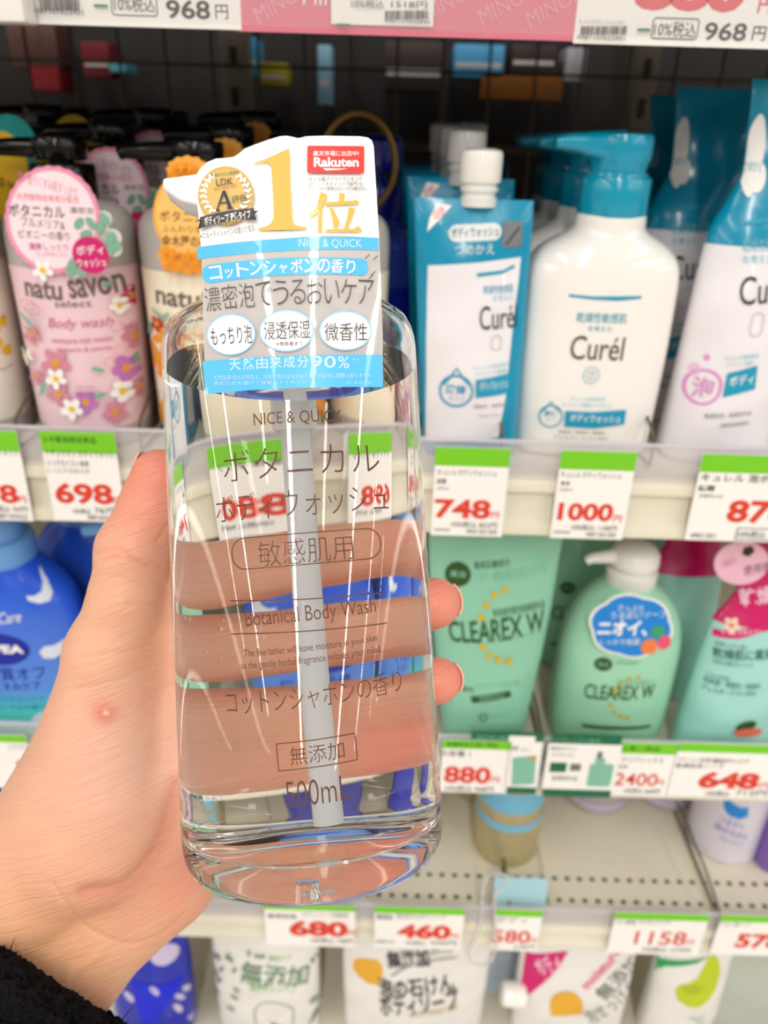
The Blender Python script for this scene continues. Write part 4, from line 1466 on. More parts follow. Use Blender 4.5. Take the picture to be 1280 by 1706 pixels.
kl = (0.2830, 0.4520, S3)
kb, ks_ = round_bottle('white bottle with a blue bean mark and lavender base at the right edge', kl, mat('milky lilac plastic', (226, 220, 232), 0.25, coat=0.3), 0.0275, 0.100, mat('lavender cap'), 'milky and lavender bottles')
p = on_loft(kl, ks_, cell=0.004)
p.poly([(1205, 1334), (1214, 1330), (1224, 1340), (1236, 1346), (1247, 1344), (1247, 1360), (1232, 1365), (1214, 1358), (1206, 1346)], mat('bright blue ink', (40, 140, 224), 0.5))
p.text('つるすべ', (1196, 1366, 1244, 1378), mat('lavender ink', (110, 110, 190), 0.5), 0.0, rot=-8)
p.text('泡のちから', (1190, 1382, 1250, 1394), mat('lavender ink'), 0.0, rot=-8)
p.text('ベビーソープ', (1198, 1398, 1240, 1407), mat('lavender ink'), 0.0, rot=-8)
p.line([(1172, 1420), (1200, 1436), (1236, 1438), (1262, 1424)], 4, LAV)
p.build('printed_front', kb)
m = MB()
m.loft([(0.0, 0.016, 0.012, 2.4, 0, 0), (0.004, 0.0185, 0.014, 2.4, 0, 0), (0.05, 0.018, 0.013, 2.4, 0, 0), (0.075, 0.014, 0.006, 2.4, 0, 0), (0.085, 0.013, 0.001, 2.4, 0, 0)], mat('violet film', (128, 88, 184), 0.3, coat=0.3), 36)
tag(m.build('refill_pouch'), 'violet pouch beside the white bottle at the right edge', 'refill pouch').location = (0.3190, 0.4300, S3)

BLUEF = mat('royal blue film', (10, 36, 176), 0.28, coat=0.35)
add_bump(BLUEF, 50, 0.3, 0.002)
VIOB = mat('violet blue film', (44, 50, 150), 0.28, coat=0.35)
brow = [(0.0, 0.033, 0.014, 0, 0), (0.004, 0.0345, 0.016, 0, 0), (0.05, 0.034, 0.015, 0, 0), (0.09, 0.034, 0.008, 0, 0.001), (0.112, 0.033, 0.001, 0, 0.002)]
q3, q3s = pouch('refill_pouch', 'royal blue pouch at the left edge of the half empty shelf', 'refill pouch', (-0.2900, 0.4000, S3), brow, BLUEF, seed=21, group='blue pouches left on the half empty shelf')
pouch('refill_pouch', 'violet blue pouch on the half empty shelf, seen through the held bottle', 'refill pouch', (-0.0560, 0.4080, S3), brow, VIOB, seed=22, group='blue pouches left on the half empty shelf')
pouch('refill_pouch', 'royal blue pouch on the half empty shelf behind the palm', 'refill pouch', (-0.1750, 0.4120, S3), brow, BLUEF, seed=23, group='blue pouches left on the half empty shelf')

# pale blue card behind the lip and the clear hanging loop
a_, b_ = at(822, 1512, YF + 0.012), at(912, 1455, YF + 0.030)
m = MB()
c0 = at(822, 1508, YF + 0.009)
c1 = at(912, 1508, YF + 0.009)
w_ = c1[0] - c0[0]
m.add([(0, 0, 0), (w_, 0, 0), (w_ + 0.001, 0.012, 0.0215), (0.001, 0.012, 0.0215), (0, 0.0006, 0), (w_, 0.0006, 0), (w_ + 0.001, 0.0126, 0.0215), (0.001, 0.0126, 0.0215)],
      [(0, 1, 2, 3), (7, 6, 5, 4), (0, 4, 5, 1), (3, 2, 6, 7), (0, 3, 7, 4), (1, 5, 6, 2)], mat('powder blue card', (168, 208, 216), 0.5), False)
tag(m.build('shelf_card'), 'pale blue blank card leaning behind the lip of the half empty shelf', 'card').location = (c0[0], YF + 0.009, S3 + 0.0005)
LOOP = mat('clear loop plastic', (236, 234, 232), 0.12, trans=0.55, ior=1.2)
lp = [(830, 1456, 0.012), (812, 1462, 0.006), (804, 1490, 0.000), (802, 1530, -0.004), (792, 1560, -0.006), (780, 1585, -0.007), (786, 1602, -0.007), (802, 1608, -0.007), (820, 1598, -0.007), (826, 1575, -0.006),
      (824, 1530, -0.004), (824, 1490, 0.0), (836, 1478, 0.005), (846, 1468, 0.008), (842, 1458, 0.011)]
P_ = [at(a, b, YF + c) for a, b, c in lp]
base = P_[7].copy()
D_ = [tuple(r[0:3]) for r in dense([tuple(q - base) for q in P_ + [P_[0]]], 6)][:-1]
m = MB()
m.tube(D_, 0.0011, LOOP, 10, True)
tag(m.build('hanging_loop'), 'clear plastic loop hanging over the lip beside the 580 yen tag', 'loop').location = tuple(base)

# ------------------------------------------------------------------ shelf 4: refill pouches under the lowest rail
SIL = mat('silvery white film', (232, 230, 226), 0.26, coat=0.3)
add_bump(SIL, 45, 0.35, 0.002)
GRYF = mat('grey green ink', (110, 140, 112), 0.5)


def low_pouch(label, x, Y, a, top, film, seed, group='refill pouches under the lowest rail', taper=1.0, lean=0.0):
    h = top - S4
    rows = [(0.0, a * 0.9, 0.016, 0, 0), (0.004, a * 0.96, 0.0185, 0, 0), (h * 0.4, a, 0.0185, lean * 0.4, 0), (h * 0.7, a * (0.5 + 0.5 * taper), 0.014, lean * 0.7, 0.001), (h * 0.88, a * taper, 0.007, lean * 0.9, 0.002), (h, a * taper * 0.98, 0.001, lean, 0.003)]
    return pouch('refill_pouch', label, 'refill pouch', (x, Y, S4), rows, film, seed=seed, group=group, amp=0.0008)


def XY(px, py, Y):
    return at(px, py, Y)[0]


Y4 = 0.405
t1, s1_ = low_pouch('royal blue pouch below the wrist, under the lowest rail', XY(255, 1640, Y4), Y4, 0.0345, 0.752, BLUEF, 31)
p = on_loft((XY(255, 1640, Y4), Y4, S4), s1_, cell=0.005, wob=WOB[id(s1_)])
p.ell((248, 1572, 300, 1608), mat('pale lilac ink', (206, 196, 226), 0.5), rot=20)
p.poly([(218, 1630), (270, 1640), (310, 1620), (262, 1700), (240, 1715)], mat('vivid blue ink', (0, 30, 214), 0.5))
for x, y in ((258, 1650), (300, 1660), (312, 1645), (296, 1680), (322, 1690), (215, 1660)):
    p.ell((x - 6, y - 9, x + 6, y + 9), mat('pale lilac ink'), rot=20)
p.build('printed_front', t1)
x2 = XY(448, 1650, Y4)
t2, s2_ = low_pouch('white pouch sprinkled with small grey green flowers, under the 680 yen tag', x2, Y4, 0.0435, 0.7640, SIL, 32)
p = on_loft((x2, Y4, S4), s2_, cell=0.005, wob=WOB[id(s2_)])
p.text('無添加', (400, 1608, 514, 1646), GRYF, 0.02, rot=-6)
p.text('素肌ケア', (448, 1590, 486, 1602), mat('fresh green ink', (120, 190, 90), 0.5), 0.0, rot=-6)
p.text('泡ボディソープ', (416, 1640, 494, 1654), mat('fresh green ink'), 0.01, rot=-8)
p.ring((424, 1668, 490, 1720), GRYF, 2)
for x, y in ((440, 1690), (462, 1697), (450, 1706)):
    flower(p, x, y, 8, PAPER, YEL)
rn = random.Random(4)
for k in range(60):
    x, y = rn.uniform(352, 540), rn.uniform(1585, 1704)
    if 395 < x < 520 and 1592 < y < 1700:
        continue
    p.ell((x - 3, y - 5, x + 3, y + 5), GRYF, rot=rn.uniform(0, 180), n=10)
p.build('printed_front', t2)
x3 = XY(690, 1650, Y4)
t3, s3_ = low_pouch('white pouch with an orange rounded badge and black brush lettering', x3, Y4 - 0.002, 0.0590, 0.7640, SIL, 33, taper=1.04)
p = on_loft((x3, Y4 - 0.002, S4), s3_, cell=0.005, wob=WOB[id(s3_)])
ORB = mat('orange badge ink', (230, 172, 50), 0.5)
p.poly([(590, 1598), (600, 1594), (626, 1597), (637, 1606), (638, 1626), (630, 1642), (612, 1640), (596, 1626), (588, 1612)], ORB)
p.text('無添加', (644, 1582, 716, 1614), INK, 0.03, rot=10)
p.text('の力', (718, 1576, 752, 1590), INK, 0.0, rot=8)
p.line(arc(652, 1626, 762, 1594, -8), 3, GREYINK)
p.text('泡の石けん', (630, 1628, 756, 1660), INK, 0.025, rot=8)
p.text('ボディソープ', (632, 1654, 764, 1690), INK, 0.025, rot=9)
p.text('UNSCENTED BODY SOAP', (680, 1682, 764, 1690), mat('gold ink', (190, 160, 90), 0.5), 0.0, rot=14)
p.build('printed_front', t3)
x4 = XY(950, 1650, Y4)
t4, s4_ = low_pouch('white and magenta pouch with a white screw cap and an orange slice', x4, Y4, 0.0470, 0.7560, SIL, 34)
p = on_loft((x4, Y4, S4), s4_, cell=0.005, wob=WOB[id(s4_)])
p.poly([(876, 1584), (946, 1584), (934, 1606), (912, 1632), (880, 1656), (858, 1666), (868, 1640), (872, 1610)], mat('magenta ink'))
p.line([(946, 1584), (934, 1606), (912, 1632), (880, 1656), (858, 1667)], 4, mat('light rose ink'))
p.text('ボディ', (890, 1592, 936, 1622), mat('pink ink light'), 0.02, rot=36)
p.text('moisture', (960, 1606, 1044, 1622), mat('pink ink', (226, 80, 130), 0.5), 0.02, rot=55)
p.text('無添加', (994, 1616, 1068, 1646), INK, 0.0, rot=48)
p.text('泡せっけん', (976, 1662, 1060, 1688), GREYINK, 0.0, rot=36)
p.poly(oval(944, 1676, 28, 26, 0, 40)[20:] + [(970, 1690), (918, 1690)], ORB)
p.build('printed_front', t4)
m = MB()
cx4 = at(852, 1632, Y4)
V0 = MB()
V0.lathe([(0, -0.0100), (0.0072, -0.0100), (0.0094, -0.0084), (0.0098, -0.006), (0.0098, 0.0070), (0.0088, 0.0090), (0.006, 0.0098), (0, 0.0100)], GLOSSW, 36)
ca, sa = math.cos(math.radians(82)), math.sin(math.radians(82))
m.add([(cx4[0] - x4 + (x * ca - z * sa), y - 0.012, cx4[2] - S4 + (x * sa + z * ca)) for x, y, z in V0.v], V0.f, GLOSSW)
m.tube([(cx4[0] - x4 + 0.004, -0.004, cx4[2] - S4 - 0.001), (cx4[0] - x4 + 0.022, -0.002, cx4[2] - S4 - 0.004)], 0.0055, WHITE, 18)
m.build('cap', t4)
x5 = XY(1138, 1650, Y4)
t5, s5_ = low_pouch('white pouch with a green top edge and a yellow green heart', x5, Y4, 0.0300, 0.7590, SIL, 35, taper=1.06)
p = on_loft((x5, Y4, S4), s5_, cell=0.005, wob=WOB[id(s5_)])
p.poly([(1078, 1592), (1182, 1592), (1160, 1606), (1108, 1610), (1082, 1624), (1078, 1618)], mat('emerald ink', (40, 160, 90), 0.5))
LG = mat('yellow green ink', (186, 204, 30), 0.5)
p.poly([(1182, 1592), (1192, 1590), (1199, 1600), (1200, 1620), (1194, 1645), (1182, 1664), (1164, 1676), (1145, 1676), (1129, 1666), (1125, 1650), (1132, 1640), (1150, 1637), (1162, 1630), (1172, 1612)], LG)
p.text('うるおい', (1140, 1640, 1172, 1656), mat('olive ink', (110, 120, 20), 0.5), 0.0, rot=20)
p.text('べに', (1148, 1692, 1174, 1704), mat('emerald ink'), 0.0)
p.build('printed_front', t5)
x6 = XY(1246, 1650, Y4)
low_pouch('milky translucent pouch at the right edge under the lowest rail', x6, Y4 + 0.004, 0.0340, 0.7600, mat('milky green film', (206, 212, 200), 0.25, trans=0.3, ior=1.2), 36)
low_pouch('pale pouch with a blue edge behind the clear loop', XY(815, 1650, 0.45), 0.452, 0.030, 0.7560, mat('pale blue film', (190, 206, 222), 0.3, coat=0.3), 37)
# ------------------------------------------------------------------ the clear bottle in the hand
RB, HB = 0.0360, 0.1510
_top, _bot = at_depth(482, 537, 0.2225), at_depth(526, 1425, 0.2150)
AX = (_top - _bot) / np.linalg.norm(_top - _bot)
HB = float(np.linalg.norm(_top - _bot))
_x = np.cross(FW, AX)
_x = -_x / np.linalg.norm(_x)
if _x @ RT < 0:
    _x = -_x
_y = np.cross(AX, _x)
MBOT = Matrix(((_x[0], _y[0], AX[0], _bot[0]), (_x[1], _y[1], AX[1], _bot[1]), (_x[2], _y[2], AX[2], _bot[2]), (0, 0, 0, 1)))
MINV = np.array(MBOT.inverted())


def to_bottle(P):
    P = np.asarray(P)
    return P @ MINV[:3, :3].T + MINV[:3, 3]


def glass(name, ior, tint=(1, 1, 1), rough=0.0):
    m = bpy.data.materials.new(name)
    m.use_nodes = True
    m.node_tree.nodes.clear()
    out = node(m, 'ShaderNodeOutputMaterial')
    g = node(m, 'ShaderNodeBsdfGlass', IOR=ior, Roughness=rough)
    g.inputs['Color'].default_value = (*tint, 1)
    link(m, g.outputs[0], out.inputs['Surface'])
    return m


CLEARP = glass('clear bottle plastic', 1.41, (1, 1, 1))
LIQ = glass('body wash against the plastic', 1.345 / 1.41, (1.0, 0.995, 0.985))
LIQTOP = glass('body wash surface', 1.345)
bottle = thing('pump_bottle', 'large clear pump bottle of body wash held up in the hand', 'pump bottle')
bottle.matrix_world = MBOT
k = HB / 0.151
prof = [(0, 0.0036), (0.006, 0.0034), (0.012, 0.0030), (0.018, 0.0022), (0.024, 0.0010), (0.0275, 0.0001), (0.0300, 0.0000), (0.0325, 0.0007), (0.0343, 0.0022), (0.0354, 0.0045), (0.0359, 0.0075), (0.0360, 0.0110)]
prof += [(0.0360, z) for z in np.linspace(0.016, 0.138, 22)]
prof += [(0.0360, 0.1415), (0.0358, 0.1440), (0.0352, 0.1465), (0.0342, 0.1487), (0.0325, 0.1502), (0.0300, 0.1511), (0.0260, 0.1520), (0.0205, 0.1531), (0.0165, 0.1540), (0.0150, 0.1550), (0.0146, 0.1565), (0.0146, 0.1640), (0.0140, 0.1645)]
inn = [(0.0128, 0.1645), (0.0126, 0.1560), (0.0136, 0.1540), (0.0200, 0.1519), (0.0255, 0.1508), (0.0295, 0.1499), (0.0318, 0.1490), (0.0333, 0.1476), (0.0342, 0.1458), (0.0347, 0.1435), (0.0348, 0.141)]
inn += [(0.0348, z) for z in np.linspace(0.138, 0.020, 22)]
inn += [(0.0347, 0.0160), (0.0341, 0.0130), (0.0328, 0.0108), (0.0305, 0.0094), (0.0270, 0.0086), (0.0200, 0.0086), (0.0120, 0.0093), (0.0060, 0.0097), (0, 0.0098)]
sc = lambda pr_: [(r, z * k) for r, z in pr_]
up_l = tuple(MBOT.to_3x3().inverted() @ Vector((0, 0, 1)))
LEVEL = (0, 0, 0.1405 * k)


def cut_mesh(prof_, outer):
    q = MB()
    q.lathe(prof_, CLEARP, 160)
    b = bmesh.new()
    vs = [b.verts.new(v) for v in q.v]
    for f in q.f:
        b.faces.new([vs[i] for i in f])
    bmesh.ops.bisect_plane(b, geom=b.verts[:] + b.edges[:] + b.faces[:], plane_co=LEVEL, plane_no=up_l, clear_outer=outer, clear_inner=not outer)
    return b


# plastic: the outer wall, and the inner wall where there is air inside
m = MB()
m.lathe(sc(prof + inn[:1]), CLEARP, 160)
m.bm(cut_mesh(sc(inn), False), CLEARP)
m.build('bottle_body', bottle, sharp=60)
# base button and ring moulded under the base
m = MB()
m.lathe([(0.0, 0.0034), (0.0024, 0.0032), (0.0029, 0.0022), (0.0030, 0.0006), (0.0026, 0.0001), (0, 0.0)], CLEARP, 40, 0.0, -0.018)
m.build('base_button', bottle)
# liquid: fills the inside up to a level that stays horizontal in the world
bm = cut_mesh(sc(inn[::-1]), True)
nb = len(bm.faces)
bmesh.ops.reverse_faces(bm, faces=bm.faces[:]) if False else None
side = MB()
bm.faces.ensure_lookup_table()
edl = [e for e in bm.edges if e.is_boundary]
rim = sorted({v for e in edl for v in e.verts if abs((v.co - Vector(LEVEL)).dot(Vector(up_l))) < 1e-5}, key=lambda v: math.atan2(v.co.y, v.co.x))
rim_co = [tuple(v.co) for v in rim]
side.bm(bm, LIQ)
top_ = [np.array(LEVEL) + (np.array(c) - np.array(LEVEL)) * f for f in (1.0,) for c in rim_co]
side.add(top_, [tuple(range(len(top_)))], LIQTOP, False)
side.build('liquid', bottle, sharp=40)

# a cluster of small air bubbles against the left wall
m = MB()
rb_ = random.Random(5)
AIR = glass('air in body wash', 1 / 1.345)
for i in range(16):
    a = math.radians(rb_.uniform(205, 262))
    zz_ = rb_.uniform(0.058, 0.070) * k
    r0 = rb_.uniform(0.0002, 0.00055)
    q0 = MB()
    q0.lathe([(r0 * math.sin(t_), -r0 * math.cos(t_)) for t_ in np.linspace(0, math.pi, 9)], AIR, 12)
    m.add([(x + 0.0338 * math.cos(a), y + 0.0338 * math.sin(a), z + zz_) for x, y, z in q0.v], q0.f, AIR)
bo = m.build('air_bubbles', bottle)
bo['kind'] = 'stuff'

# pump: collar, head with spout, chamber and dip tube
MILK = mat('milky pump plastic', (238, 240, 238), 0.25, trans=0.0)
TUBE = mat('frosted tube plastic', (244, 246, 248), 0.35, trans=0.25, ior=1.1)
m = MB()
zc = 0.1565 * k
m.lathe([(0, zc + 0.006), (0.0150, zc - 0.0005), (0.0164, zc - 0.0005), (0.0168, zc + 0.001), (0.0168, zc + 0.0105), (0.0160, zc + 0.0115), (0.008, zc + 0.0120), (0.0055, zc + 0.0125), (0, zc + 0.0125)], MILK, 48)
m.build('collar', bottle)
m = MB()
zh = zc + 0.0215
m.lathe([(0, zc + 0.011), (0.0042, zc + 0.011), (0.0042, zh), (0.0085, zh + 0.001), (0.0095, zh + 0.003), (0.0095, zh + 0.009), (0.0085, zh + 0.0105), (0, zh + 0.011)], MILK, 36)
# the spout: a tapering box that points left, drawn from the photo's pixels
sp0 = to_bottle(at_depth(277, 328, 0.2240))
xs = sp0[0]
zs = sp0[2]
V = []
for x, hw, z0, z1 in ((0.004, 0.0062, zs - 0.0075, zs + 0.0048), (xs * 0.62, 0.0056, zs - 0.0062, zs + 0.0046), (xs + 0.0050, 0.0050, zs - 0.0035, zs + 0.0042), (xs, 0.0046, zs + 0.0008, zs + 0.0040)):
    V += [(x, -hw, z0), (x, hw, z0), (x, hw * 0.86, z1), (x, -hw * 0.86, z1)]
F = [(3, 2, 1, 0)]
for i in range(3):
    for j in range(4):
        j2 = (j + 1) % 4
        F.append((i * 4 + j, i * 4 + j2, i * 4 + 4 + j2, i * 4 + 4 + j))
F.append((12, 13, 14, 15))
b2 = bmesh.new()
vv = [b2.verts.new(v) for v in V]
for f in F:
    b2.faces.new([vv[i] for i in f])
bmesh.ops.recalc_face_normals(b2, faces=b2.faces[:])
bmesh.ops.bevel(b2, geom=b2.edges[:], offset=0.0009, segments=3, affect='EDGES', profile=0.5)
m.bm(b2, MILK)
m.build('pump_head', bottle)
m = MB()
m.lathe([(0, 0.1180 * k), (0.0042, 0.1180 * k), (0.0048, 0.1190 * k), (0.0048, 0.1300 * k), (0.0066, 0.1310 * k), (0.0068, 0.1400 * k), (0.0100, 0.1420 * k), (0.0104, 0.1480 * k), (0.0118, 0.149 * k), (0.0122, 0.1600 * k), (0, 0.1605 * k)], MILK, 40)
m.build('pump_chamber', bottle)
m = MB()
tb = [(0.0002, 0, 0.1195 * k), (0.0008, -0.001, 0.09 * k), (0.0018, -0.002, 0.05 * k), (0.0034, -0.003, 0.0125 * k)]
P_ = [tuple(q) for q in dense(tb, 5)]
m.tube(P_, 0.0032, TUBE, 24)
m.build('dip_tube', bottle)

# brown lettering on the front of the bottle
BRN = mat('brown bottle print', (92, 52, 34), 0.4)


def uvb(px, py):
    """pixel -> (x across, height) on the bottle's front"""
    o = CAM
    d = FW * FPX + RT * (px - IW / 2) - UP * (py - IH / 2)
    o_l = to_bottle(o)
    d_l = to_bottle(o + d) - o_l
    a = d_l[0] ** 2 + d_l[1] ** 2
    b = 2 * (o_l[0] * d_l[0] + o_l[1] * d_l[1])
    c = o_l[0] ** 2 + o_l[1] ** 2 - RB ** 2
    t = (-b - math.sqrt(max(b * b - 4 * a * c, 0))) / (2 * a)
    q = o_l + t * d_l
    return (q[0], q[2])


def plb(u, v, off):
    r = RB + off
    u = max(min(u, RB * 0.98), -RB * 0.98)
    return (u, -math.sqrt(r * r - u * u), v)


p = Print(uvb, plb, 0.003, 0.00008, 0.00001)
R_ = 1.6
p.text('NICE & QUICK', (422, 684, 570, 708), BRN, 0.0, rot=R_ - 1)
p.text('ボタニカル', (370, 741, 630, 792), BRN, -0.012, rot=R_)
p.text('ボディウォッシュ', (357, 812, 644, 860), BRN, -0.012, rot=R_)
p.frame((384, 887, 634, 941), BRN, 1.8, 24, rot=R_)
p.text('敏感肌用', (430, 896, 588, 938), BRN, -0.012, rot=R_)
p.line(arc(384, 1001, 640, 987, 4), 1.8, BRN)
p.line(arc(385, 1056, 645, 1038, 4), 1.8, BRN)
p.text('Botanical Body Wash', (408, 1008, 626, 1042), BRN, -0.006, rot=R_ + 0.6)
p.text('The fine lather will leave moisture in your skin', (405, 1072, 628, 1088), BRN, 0.0, rot=R_ + 1)
p.text('as the gentle herbal fragrance relaxes your mind.', (400, 1092, 636, 1108), BRN, 0.0, rot=R_ + 1)
p.text('コットンシャボンの香り', (375, 1140, 668, 1180), BRN, -0.012, rot=R_ + 1)
p.frame((461, 1231, 595, 1278), BRN, 1.8, 2, rot=R_ + 1)
p.text('無添加', (483, 1240, 574, 1270), BRN, -0.008, rot=R_ + 1)
p.text('500mL', (476, 1297, 582, 1340), BRN, -0.010, rot=R_)
p.build('printed_lettering', bottle)

# hang label in front of the pump
LABEL = mat('white label card', (250, 249, 248), 0.3, coat=0.35)
CYAN = mat('cyan label ink', (84, 192, 240), 0.35, coat=0.3)
GOLDL = mat('gold label ink', (224, 186, 84), 0.4, coat=0.2)
GOLDM = mat('gold medal ink', (216, 178, 92), 0.4)
GREYL = clear_sheet('grey clear label film', (222, 216, 214), 0.66, 0.04)
DEEP = mat('charcoal ribbon ink', (74, 66, 74), 0.5)
REDL = mat('red badge ink', (226, 62, 56), 0.45)
K_ = 0.180 / FPX


def uvl(px, py):
    return ((px - 480) * K_, -(py - 440) * K_)


def pll(u, v, off):
    px, py = 480 + u / K_, 440 - v / K_
    dep = 0.1790 + 9.0 * (u - 0.003) ** 2 + 0.05 * max(v, 0)
    return tuple(to_bottle(at_depth(px, py, dep - off)))


top_edge = [(330, 350), (323, 312), (325, 296), (333, 281), (345, 270), (360, 264), (376, 263), (390, 261), (399, 255), (407, 248), (424, 241), (446, 233), (466, 227), (478, 226), (488, 228), (496, 230), (503, 229), (510, 227), (540, 226), (600, 227), (613, 229), (620, 234), (623, 244)]
white_lo = [(628, 330), (632, 397)] + [(632 - 296 * t / 14, 397 + 33 * (t / 14) ** 2.0 - 9 * math.sin(math.pi * t / 14)) for t in range(1, 15)]


def sheet_mesh(name, outline, mm, th=0.00025):
    pr = Print(uvl, pll, 0.003, 0.0, 0.0)
    pr.poly(outline, mm)
    n0, f0 = len(pr.mb.v), len(pr.mb.f)
    pr.off = -th
    pr.poly(outline, mm)
    pr.mb.f[f0:] = [f[::-1] for f in pr.mb.f[f0:]]
    return pr.mb.build(name, bottle, sharp=None)


tagl = sheet_mesh('hang_label', top_edge + white_lo, LABEL)
lowo = [(632, 396)] + [(638, 560), (638, 636), (634, 643), (628, 645)] + [(628 - 280 * t / 12, 645 + 11 * (t / 12) ** 1.6 - 3 * math.sin(math.pi * t / 12)) for t in range(1, 13)] + [(344, 650), (341, 600), (336, 428)] + [(q[0], q[1]) for q in white_lo[::-1]][1:-1]
film = sheet_mesh('label_film', lowo, GREYL)
film.parent = tagl
p = Print(uvl, pll, 0.003, 0.00012, 0.000012)


def band(y0l, y0r, y1l, y1r, xl0, xr0, xl1, xr1, m, sag=-8):
    up_ = arc(xl0, y0l, xr0, y0r, sag)
    dn = arc(xl1, y1l, xr1, y1r, sag)
    p.poly(up_ + dn[::-1], m)


SAG = -7
band(412, 396, 432, 417, 327.5, 630, 329.5, 631, CYAN, SAG)
p.text('NICE & QUICK', (498, 398, 603, 414), mat('pale cyan ink', (196, 228, 244), 0.4), 0.0, rot=-0.4)
# rounded cyan pill with the scent line
pill = arc(345, 442, 604, 431, SAG) + [(611, 436), (614, 445), (612, 454), (606, 459)] + arc(606, 459, 350, 472, -SAG) + [(341, 469), (336, 460), (336, 450)]
p.poly(pill, CYAN)


def arc_text(body, x0, y0, x1, y1, sag, h, m, bold=0.0, wfrac=0.92):
    """letters one by one along a gentle curve"""
    n = len(body)
    L = math.hypot(x1 - x0, y1 - y0)
    adv = L / n
    for i, ch in enumerate(body):
        t = (i + 0.5) / n
        x, y = x0 + (x1 - x0) * t, y0 + (y1 - y0) * t + 4 * t * (1 - t) * sag
        sl = math.degrees(math.atan2((y1 - y0) / 1.0 + 4 * (1 - 2 * t) * sag, x1 - x0))
        sm_ = ch in 'ッャィっぅョュ'
        f = 0.66 if sm_ else 1.0
        w, hh = adv * wfrac * f, h * f
        if ch in '1':
            w *= 0.45
        if ch in 'ーニ':
            hh *= 0.25 if ch == 'ー' else 0.62
        if ch in 'りし':
            w *= 0.72
        yy = y + (h - hh) / 2 * (1 if sm_ else 0)
        p.text(ch, (x - w / 2, yy - hh / 2, x + w / 2, yy + hh / 2), m, bold, rot=-sl)


arc_text('コットンシャボンの香り', 348, 456, 596, 445, SAG, 23, LABEL, 0.01)
TXT = mat('dark grey label ink', (86, 78, 78), 0.45)
arc_text('濃密泡でうるおいケア', 340, 500, 624, 487, SAG, 41, TXT, -0.012, 0.90)
for (x0, y0, x1, y1), s_, r_ in (((344, 523, 426, 592), 'もっちり泡', 4), ((432, 516, 523, 586), '浸透保湿', 2), ((532, 518, 620, 584), '微香性', 0)):
    p.ell((x0, y0, x1, y1), mat('light cyan ink', (160, 212, 240), 0.4), rot=r_, n=40)
    p.ell((x0 + 2.5, y0 + 2.5, x1 - 2.5, y1 - 2.5), LABEL, rot=r_, n=40)
p.text('もっちり泡', (351, 543, 420, 574), TXT, 0.0, rot=4)
p.text('浸透保湿', (440, 535, 517, 565), TXT, 0.0, rot=2)
p.text('※角質層まで', (461, 569, 505, 576), TXT, 0.0, rot=1)
p.text('微香性', (541, 538, 612, 568), TXT, 0.0, rot=0)
p.text('*', (509, 532, 515, 538), TXT, 0.0)
band(602, 591, 656, 645, 337.5, 637, 343, 638, CYAN, -4)
arc_text('天然由来成分90%', 380, 608, 584, 604, -3, 20, mat('pale cyan ink'), 0.01, 0.86)
p.text('※1', (587, 597, 597, 601), mat('pale cyan ink'))
p.text('天然由来成分の特性上、沈殿や色の変化がありますが品質に問題はありません', (356, 623, 620, 631), mat('pale cyan ink'), 0.0, rot=1.0)
p.text('※1 水を含む', (578, 635, 620, 640), mat('pale cyan ink'))
p.text('直射日光を避けて保管してください', (356, 634, 512, 641), mat('pale cyan ink'), 0.0, rot=1.0)
# the big gold numeral 1
one = [(425, 271), (440, 266), (456, 259), (482, 247), (483, 300), (486, 350), (487, 366), (490, 374), (500, 377), (511, 378), (511, 382), (430, 384), (430, 380), (443, 377), (452, 372), (456, 364), (456, 340), (453, 290), (452, 276), (446, 270), (436, 271), (425, 274)]
p.poly(one, GOLDL)
# and the counter word beside it, in a heavy mincho-like cut
for seg in ([(534, 320), (544, 323), (546, 327), (538, 345), (529, 354), (519, 363), (516, 360), (528, 342)],
            [(529, 346), (537, 343), (537, 386), (530, 388)],
            [(565, 321), (575, 323), (573, 336), (566, 337)],
            [(543, 337), (590, 334), (593, 332), (599, 337), (598, 340), (543, 342)],
            [(549, 345), (554, 346), (564, 365), (566, 373), (560, 380), (556, 378), (554, 362)],
            [(582, 345), (592, 348), (587, 362), (578, 384), (573, 384), (579, 364)],
            [(543, 382), (590, 381), (597, 376), (603, 383), (603, 386), (543, 386)]):
    p.poly(seg, GOLDL)
# red shop badge
p.rect((512, 243, 607, 288), REDL, 3, rot=-0.5)
p.text('楽天市場に出店中!', (522, 251, 598, 260), LABEL, 0.01)
p.text('Rakuten', (523, 262, 598, 278), LABEL, 0.035)
p.poly([(538, 280), (580, 281), (566, 283), (543, 284)], LABEL)
p.text('楽天市場:デイリーランキング', (515, 294, 604, 302), TXT, 0.0)
p.text('石けん・ボディソープ部門1位', (515, 303, 605, 310), TXT, 0.0)
p.text('2021/10/17更新(2021/10/16集計日)', (515, 311, 611, 318), TXT, 0.0)
